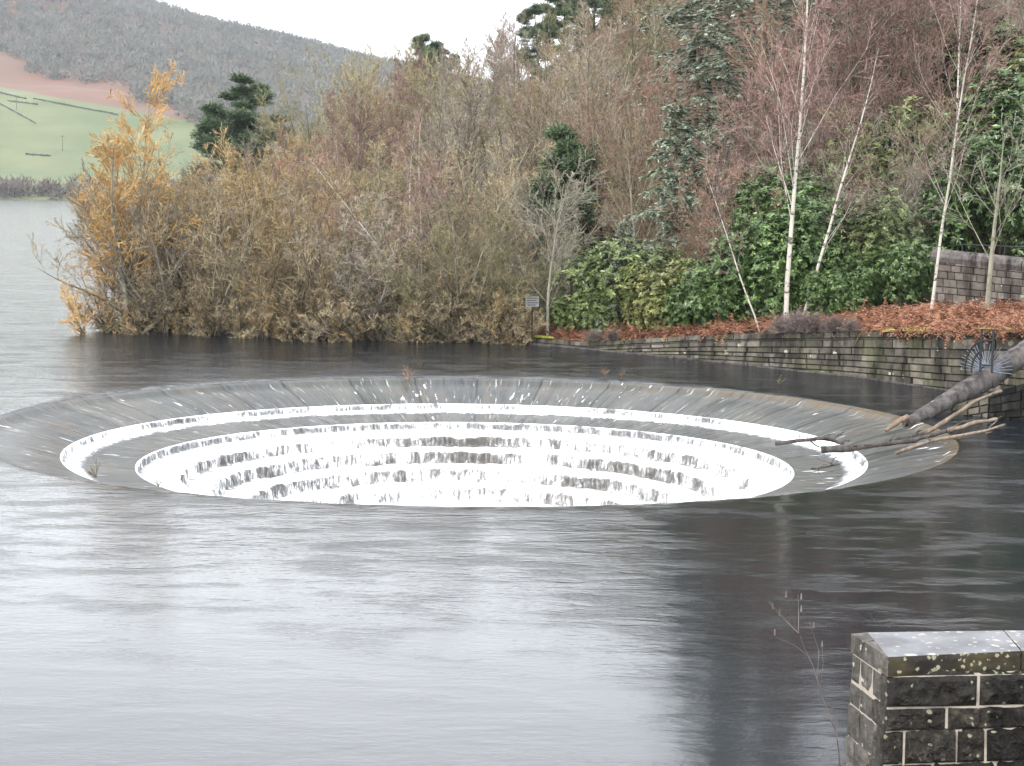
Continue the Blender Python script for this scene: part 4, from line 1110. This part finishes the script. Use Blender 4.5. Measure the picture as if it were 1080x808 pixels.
stick('driftwood_log', [at(934, 454, 47.0), at(945, 447, 47.2), at(958, 439.5, 47.4)], .045, .085, M['drift_raw'], 'stub of raw orange broken wood at the tip of the sloping coping', seed=5)
stick('driftwood_stick', [at(855, 494.5, 41.5), at(870, 492.5, 41.5), at(886, 489.5, 41.5)], .02, .02, M['drift'], 'thin dark twig on the white inner ring below the branches', seed=6)

# small weeds growing on the rim
def weed(px, py, Y, h, mat, lab, seed, n=8, sp_=.8):
    g = np.random.default_rng(seed); a = g.random(n) * 6.28; tl = g.uniform(.1, sp_, n)
    D = np.stack([np.sin(tl) * np.cos(a), np.sin(tl) * np.sin(a), np.cos(tl)], 1)
    l0 = grow(g, np.zeros((n, 3)), D, g.uniform(.5, 1, n) * h, np.full(n, .012), 5, .15, .05, .5); l1 = kids(g, l0, 4, .3, 1, .6, .2, .4, .7, 3, .2, 0, rmin=.007)
    mb = MB(); mb.tubes(l0[0], l0[1], 3); mb.tubes(l1[0], l1[1], 3); return tag(obj('weed', mb.mesh('weed', mat), None, at(px, py, Y)), lab, 'weed')
weed(431, 400, 57.0, .5, M['tw_red'], 'small reddish weed at the top of the far rim', 1)
weed(428, 403, 56.6, .15, M['tw_grey'], 'grey lump of twigs caught just below the reddish weed', 5, 20, 1.4)
weed(638, 396.5, 57.2, .28, M['tw_red'], 'left of two low russet weeds behind the far rim', 2, 8, 1.2)
weed(656, 397.5, 57.1, .24, M['tw_red'], 'right of two low russet weeds behind the far rim', 3, 7, 1.2)
weed(820, 412, 56.2, .5, M['tw_olive'], 'thin upright olive weed at the far rim towards the right', 4, 4, .25)
weed(632, 428, 55.2, .25, M['bark_brown'], 'tiny dark weed on the first white ring', 8, 4, .25)
weed(818, 443, 53.6, .35, M['bark_brown'], 'thin dark twig upright on the first ring towards the right', 9, 2, .1)
weed(101, 504.0, 39.3, .42, M['tw_grey'], 'spindly bare weed on the near left rim, larger of the two', 6, 8, 1.0)
weed(167, 513.5, 37.8, .25, M['tw_grey'], 'tiny bare weed on the near left rim, smaller of the two', 7, 4, .6)

# ---- small sign
sg = thing('sign', 'small white notice board on a thin post beside the young pale tree', 'sign', tuple(at(561, 346, 69.3)))
o0 = at(561, 346, 69.3); mb = MB(); mb.bar([0, 0, -.3], [0, 0, .8], .03); obj('post', mb.mesh('post', M['iron']), sg)
mb = MB(); mb.box([0, -.04, .99], [.50, .03, .38]); bd = obj('board', mb.mesh('board', M['board']), sg)
mb = MB()
for k, w_ in enumerate((.42, .36, .40, .30)): mb.box([(-.02 if k % 2 else .01), -.0575, 1.12 - k * .085], [w_, .004, .035])
obj('lettering', mb.mesh('lettering', M['print']), bd)

# ------------------------------------------------------------------ foreground pier
YC = 14.0; c1 = at(937, 693, YC); zt = c1[2]
B1 = onz(915, 667, zt); B0 = onz(898, 666, zt); R1 = onz(1180, 663.5 + 1, zt); F1 = onz(1180, 688.5, zt)
pier = thing('pier', 'soot-blackened stone pier with pale mortar and a lichened slab on top, near right corner', 'pier', (c1[0], c1[1], 0)); off = np.array([c1[0], c1[1], 0])
fx = (F1 - c1) / np.linalg.norm(F1 - c1); sd_ = (B0 - c1); sd_[2] = 0; depth_ = np.linalg.norm(sd_); sdn = sd_ / depth_
hC = abs(at(937, 714, YC)[2] - zt); J0 = onz(1058.5, 665, zt); J1 = onz(1077.5, 686.5, zt)
def rough_box(corners_bot, corners_top, nu, nv, amp, seed, faces=(0, 1, 2, 3, 4), inset=0.0, sc=8, tone=.5, mb=None):
    """bottom 4 + top 4 corners -> subdivided rough faces: 0 front(0-1) 1 right(1-2) 2 back(2-3) 3 left(3-0) 4 top"""
    b = np.asarray(corners_bot, float); t_ = np.asarray(corners_top, float); mb = mb or MB(); cen = (b.mean(0) + t_.mean(0)) / 2
    qs = {0: (b[0], b[1], t_[1], t_[0]), 1: (b[1], b[2], t_[2], t_[1]), 2: (b[2], b[3], t_[3], t_[2]), 3: (b[3], b[0], t_[0], t_[3]), 4: (t_[0], t_[1], t_[2], t_[3])}
    for f_ in faces:
        q_ = qs[f_]; n_ = np.cross(q_[1] - q_[0], q_[3] - q_[0]); n_ /= np.linalg.norm(n_)
        U, W = np.meshgrid(np.linspace(0, 1, nu), np.linspace(0, 1, nv)); U = U[..., None]; W = W[..., None]
        Pq = q_[0] * (1 - U) * (1 - W) + q_[1] * U * (1 - W) + q_[2] * U * W + q_[3] * (1 - U) * W
        edge = np.clip(np.minimum(np.minimum(U, 1 - U) * nu, np.minimum(W, 1 - W) * nv) / 3, 0, 1)
        d = np.maximum(0, fbm(Pq * sc, 4, seed)[..., None] + .35) * amp * edge
        # chisel-like facets
        d = d + (np.abs(fbm(Pq * sc * .6 + 5, 2, seed + 9))[..., None]) * amp * .8 * edge
        Vv = (Pq + n_ * d).reshape(-1, 3); i, j = np.meshgrid(np.arange(nu - 1), np.arange(nv - 1)); bb = (j * nu + i).ravel()
        mb.add(Vv, np.stack([bb, bb + 1, bb + nu + 1, bb + nu], 1), tone=tone)
    return mb
# coping slabs (dressed top, weathered left edge)
dz = np.array([0, 0, -hC]); gapv = fx * .006
def L_(p): return p - off
s1t = [L_(c1), L_(J1) - gapv, L_(J0) - gapv, L_(B1)]
me_t = MB(); me_t.add([*s1t], [[0, 1, 2, 3]])
slab = obj('coping_slab', rough_box([p + dz for p in s1t], s1t, 60, 14, .004, 1, (4,), sc=10).mesh('slab_top', M['slab_top'], True), pier)
obj('slab_edge', rough_box([p + dz for p in s1t], s1t, 70, 14, .010, 2, (0,), sc=14).mesh('slab_edge', M['slab_face'], True), slab)
Bl = L_(B0) - [0, 0, .02]; A_ = L_(c1)
lf = MB(); rough_box([Bl + dz * .95, A_ + dz, A_ + dz, Bl + dz * .95], [Bl, A_ + [0, 0, -.002], A_, L_(B1)], 30, 10, .012, 3, (0,), sc=12, mb=lf, tone=.6)
lf.add([Bl, A_ + [0, 0, -.001], L_(B1) + [0, 0, -.001]], None, [[0, 1, 2]], tone=.6)
lf.add([Bl, L_(B1), L_(B1) + dz, Bl + dz], [[0, 1, 2, 3]], tone=.6)
obj('slab_end', lf.mesh('slab_end', M['pier_side'], False), slab)
s2t = [L_(J1) + gapv, L_(F1), L_(R1), L_(J0) + gapv]
slab2 = obj('coping_slab', rough_box([p + dz for p in s2t], s2t, 60, 14, .004, 4, (4,), sc=10).mesh('slab_top', M['slab_top'], True), pier)
obj('slab_edge', rough_box([p + dz for p in s2t], s2t, 60, 14, .010, 5, (0, 3), sc=14).mesh('slab_edge', M['slab_face'], True), slab2)
# courses of hewn stone on the front and on the side
front_w = np.linalg.norm(F1 - c1)
hs = [abs(at(937, a, YC)[2] - at(937, b, YC)[2]) for a, b in ((714, 748), (748, 772.5), (772.5, 808), (808, 840), (840, 872), (872, 905))]; hs += [.25] * 4
mbf = MB(); mbs = MB(); z = zt - hC; jm = .0095
U_ = lambda px: (onz(px, 700, zt)[0] - onz(937, 700, zt)[0])
joints = [[937, 1037.5, 1140, 1180], [937, 1004, 1105, 1180], [937, 957.5, 1016, 1048, 1120, 1180], [937, 990, 1060, 1180], [937, 970, 1040, 1110, 1180], [937, 1010, 1090, 1180]]
gg = np.random.default_rng(5)
nrmF = np.array([fx[1], -fx[0], 0]); nrmS = np.array([sdn[1], -sdn[0], 0]); nrmS = nrmS if nrmS[0] < 0 else -nrmS
for k, h_ in enumerate(hs):
    js = joints[k % 6]; us = [min(front_w, U_(p) * 14 / 14) for p in js]
    bat = .012 * k
    z1, z0 = z - (.012 if k == 0 else jm), z - h_ + jm
    base0 = L_(c1) * [1, 1, 0] - nrmF * .012
    for a, b in zip(us[:-1], us[1:]):
        a_ = a + (jm if a > 0 else -bat); b_ = b - jm
        if b_ - a_ < .05: continue
        p = lambda u, zz, o=0: base0 + fx * u + nrmF * (o + bat * .4) + np.array([0, 0, zz])
        dp = (.29 if k % 2 else .15) if a == 0 else .12
        ba = [p(a_, z0), p(b_, z0), p(b_, z0, -dp), p(a_, z0, -dp)]; tp = [p(a_, z1), p(b_, z1), p(b_, z1, -dp), p(a_, z1, -dp)]
        for q_ in (ba, tp):
            for w_ in (0, 1): q_[w_] = q_[w_] + fx * gg.uniform(-.006, .006) * (a > 0 or w_) + np.array([0, 0, gg.uniform(-.006, .006) * (k > 0 or q_ is ba)])
        rough_box(ba, tp, max(12, int((b_ - a_) / .009)), max(8, int((z1 - z0) / .009)), .075, 20 + k * 7 + int(a * 10), (0, 4), sc=9, mb=mbf, tone=float(gg.uniform(.1, .6)))
        rough_box(ba, tp, 14, 14, .012 if a == 0 else 0, 1 + k, (1, 3), mb=mbf, tone=.8)
    nn_ = 3; vs_ = np.linspace(0, depth_, nn_ + 1) + np.array([0, *(gg.uniform(-.1, .1, nn_ - 1)), 0])
    for a, b in zip(vs_[:-1], vs_[1:]):
        a_ = a + (jm if a > 0 else (.30 if k % 2 else .16)); b_ = b - jm
        p = lambda u, zz, o=0: L_(c1) * [1, 1, 0] - nrmS * .012 + sdn * u + nrmS * (o + bat) + np.array([0, 0, zz])
        ba = [p(b_, z0), p(a_, z0), p(a_, z0, -.12), p(b_, z0, -.12)]; tp = [p(b_, z1), p(a_, z1), p(a_, z1, -.12), p(b_, z1, -.12)]
        tp = [q_ - [0, 0, .02 if k == 0 else 0] for q_ in tp]; rough_box(ba, tp, max(10, int((b_ - a_) / .015)), max(8, int((z1 - z0) / .015)), .020, 80 + k * 5 + int(a * 9), (0, 4), sc=9, mb=mbs, tone=float(gg.uniform(.35, .7)))
        rough_box(ba, tp, 4, 4, .0, 1, (1, 3), mb=mbs, tone=.4)
    z -= h_
obj('stonework', mbf.mesh('front_stones', M['pier'], True), pier)
obj('side_stonework', mbs.mesh('side_stones', M['pier_side'], True), pier)
zb = -3.0; ins = .012
Cc = L_(c1) * [1, 1, 0] - nrmF * .015 - nrmS * .015; Fr = Cc + fx * front_w; Bb = Cc + sdn * (depth_ - .03); Rr = Bb + fx * (front_w + .3)
mb = MB(); spread = -nrmF * 0
bt = [q_ + np.array([0, 0, zb]) for q_ in (Cc + nrmF * .06 + nrmS * .16, Fr + nrmF * .06, Rr, Bb + nrmS * .16)]
mb.hexa(bt, [q_ + np.array([0, 0, zt - hC - .002]) for q_ in (Cc, Fr, Rr, Bb)])
obj('mortar', mb.mesh('mortar', M['mortar']), pier)

# leafless twig plant beside the pier
g2 = np.random.default_rng(8); o0 = at(886, 812, 15.2)
def tp(px, py): return at(px, py, 15.2) - o0
mb = MB()
for ps, r0, r1 in (([(886, 812), (884, 790), (881, 770), (870, 745), (856, 700), (847, 682), (842, 668)], .008, .004), ([(842, 668), (828, 655), (815, 642)], .004, .003), ([(842, 668), (835, 652), (829, 630)], .004, .003),
                   ([(842, 668), (844, 650), (845, 632)], .004, .003), ([(862, 715), (866, 690), (858, 662)], .004, .002), ([(850, 690), (838, 680), (817, 670)], .003, .002), ([(881, 770), (876, 760), (883, 759)], .005, .003),
                   ([(884, 775), (870, 792), (862, 800)], .004, .003), ([(878, 797), (865, 793), (858, 791)], .004, .003), ([(864, 728), (868, 700), (867, 682)], .003, .002)):
    Pn = np.array([tp(*p_) for p_ in ps]); Pn[:, 1] += np.linspace(0, g2.uniform(-.3, .3), len(Pn)); mb.tubes(Pn[None], .65 * np.linspace(r0, r1, len(Pn))[None], 4)
for a_ in ((815, 642), (829, 630), (845, 632), (858, 662), (817, 670), (822, 649), (845, 645), (867, 682)):
    p_ = tp(*a_); mb.bar(p_, p_ + [.0, 0, .05], .009, 5, .004, tone=.9)
tag(obj('twig_plant', mb.mesh('twig_plant', M['heather']), None, o0), 'thin bare twig plant growing over the water left of the near pier', 'plant')

# ------------------------------------------------------------------ far side of the lake
def crowns(name, pts, hgt, n, mat, seed, size=1.6):
    g = np.random.default_rng(seed); N = len(pts)
    d = unit(g.normal(0, 1, (N, n, 3))); d[..., 2] = np.abs(d[..., 2]); rr_ = g.uniform(.5, 1, (N, n, 1))
    hh = hgt * g.uniform(.7, 1.2, (N, 1, 1))
    c = pts[:, None] + d * rr_ * hh * np.array([.42, .42, .95]); a = unit(g.normal(0, .5, (N, n, 3)) + d + [0, 0, .6]); s = unit(np.cross(a, g.normal(0, 1, (N, n, 3))))
    L = size * g.uniform(.6, 1.4, (N, n, 1))
    V = np.stack([c - s * L * .16, c + s * L * .16, c + a * L], 2).reshape(-1, 3)
    return mesh(name, V, [np.arange(len(V)).reshape(-1, 3)], mat)
M['far_wood'] = twig_mat('far_wood_twigs', (.13, .125, .115), (.20, .19, .17), (.25, .24, .21))
for n_ in M['far_wood'].node_tree.nodes:
    if n_.type == 'TEX_NOISE' and n_.inputs['Scale'].default_value < 1: n_.inputs['Scale'].default_value = .035
M['far_wood_b'] = twig_mat('far_shore_twigs', (.13, .10, .09), (.18, .14, .125), (.24, .2, .17))
# woodland clothes the upper slopes; lower edge falls to the right, as the bracken strip does
def pxy(Pw):
    d = Pw - np.array([0, 0, CAMH]); dep = d @ FW; return 540 + F * (d @ RT) / dep, 404 - F * (d @ UP) / dep
n = 26000; X = g.uniform(-620, 260, n); Y = g.uniform(780, 1850, n); Z = HF(X, Y); zedge = np.interp(X, [q_[0] for q_ in wedge], [q_[2] for q_ in wedge])
Pw = np.stack([X, Y, Z], 1)
wobb = fbm(np.stack([X * .02, Y * .02, X * 0], -1), 3, 8) * 10
keep = (Z > zedge + wobb) & (Z > 8)
px_, py_ = pxy(Pw); keep &= (px_ > -80) & (px_ < 620)
tag(obj('far_woodland', crowns('far_woodland', Pw[keep], 9, 40, M['far_wood'], 3, 2.2)), 'hazy grey bare woodland covering the far hillside across the lake', 'woodland', kind='stuff')
n = 420; X = g.uniform(-330, -80, n); Y = SHF + 12 * np.sin(X * .013) + g.uniform(-1.5, 34, n); Pw = np.stack([X, Y, HF(X, Y)], 1)
tag(obj('far_shore_trees', crowns('far_shore_trees', Pw, 6, 60, M['far_wood_b'], 4, 1.6)), 'low dark band of shrubs along the far lake shore', 'trees', kind='stuff')
# single trees along the far skyline
bare_tree('far_tree', 81, 11, 1, 0, .25, [(12, .3, .98, .6, .2, .35, .5, 4, .1, .05, {}), (6, .2, 1, .6, .2, .5, .5, 3, .1, .05, {'rmin': .08})], M['bark_brown'], M['far_wood'], twr=.09)
for k in range(26):
    X = -300 + k * 9.5 + g.uniform(-3, 3); ys_ = np.linspace(1400, 2000, 80); zz = HF(np.full(80, X), ys_); el = (zz - CAMH) / ys_; i = int(np.argmax(el))
    plant('far_tree', 'skyline_tree', X, float(ys_[i]), 'tiny bare tree standing on the far skyline across the lake', 'tree', 'bare trees dotted along the far skyline', s=g.uniform(.8, 1.4), z=float(zz[i]) - .3)

def hit_far(px, py):
    d = ray(px, py)
    for Y in np.arange(SHF - 10, 1700, 2.0):
        p = np.array([0, 0, CAMH]) + d * Y
        if HF(p[0], p[1]) >= p[2]: return p
    return np.array([0, 0, CAMH]) + d * 900
M['far_stone'] = stone_mat('drystone', (.05, .05, .045), (.09, .09, .08), (.15, .15, .14))
for k, (a, b, lab) in enumerate((((-15, 95), (28, 105), 'dark drystone wall at the left between bracken and green field'), ((35, 104.5), (125, 122), 'long dark drystone wall falling right between bracken and green field'),
                                 ((0, 110), (38, 131), 'drystone wall running diagonally down the green field'), ((27, 163.5), (54, 165.5), 'short drystone wall low in the green field'), ((8, 107), (40, 111), 'thin drystone wall just below the field top'))):
    mb = MB(); n_ = 16; ps = [hit_far(a[0] + (b[0] - a[0]) * i / n_, a[1] + (b[1] - a[1]) * i / n_) for i in range(n_ + 1)]; o_ = ps[0]
    for p0_, p1_ in zip(ps[:-1], ps[1:]):
        mb.hexa([p0_ - o_ + [0, -.4, -1.5], p1_ - o_ + [0, -.4, -1.5], p1_ - o_ + [0, .4, -1.5], p0_ - o_ + [0, .4, -1.5]], [p0_ - o_ + [0, -.3, .8], p1_ - o_ + [0, -.3, 1.0 + g.uniform(-.6, .2)], p1_ - o_ + [0, .3, .8], p0_ - o_ + [0, .3, .8]])
    tag(obj('drystone_wall', mb.mesh('drystone_wall', M['far_stone']), None, o_), lab, 'wall')
for k, (px, py, lab) in enumerate(((17.5, 117, 'utility pole near the top of the far green field'), (66, 160, 'utility pole low in the far green field'))):
    p_ = hit_far(px, py); o_ = thing('utility_pole', lab, 'pole', p_); mb = MB(); mb.bar([0, 0, -1], [0, 0, 8], .22, 6, .16); obj('mast', mb.mesh('mast', M['bark_brown']), o_)
    mb = MB(); mb.bar([-1, 0, 7.3], [1, 0, 7.3], .12, 5); obj('crossarm', mb.mesh('crossarm', M['bark_brown']), o_)

# ------------------------------------------------------------------ air
t = NT('haze_air'); t.t.nodes.remove(t.b); pv = t.n('ShaderNodeVolumePrincipled'); pv.inputs['Color'].default_value = (.80, .91, 1.0, 1)
pv.inputs['Density'].default_value = .00009; pv.inputs['Anisotropy'].default_value = .2
t.l(pv.outputs[0], t.t.nodes['Material Output'].inputs['Volume'])
mb = MB(); mb.box([0, 900, 130], [3200, 3300, 292]); hz_ = obj('haze', mb.mesh('haze', t.m)); tag(hz_, kind='stuff')
hz_['label'] = 'thin pale winter haze filling the valley'; hz_['category'] = 'haze'
print('plants', N_TREE[0])
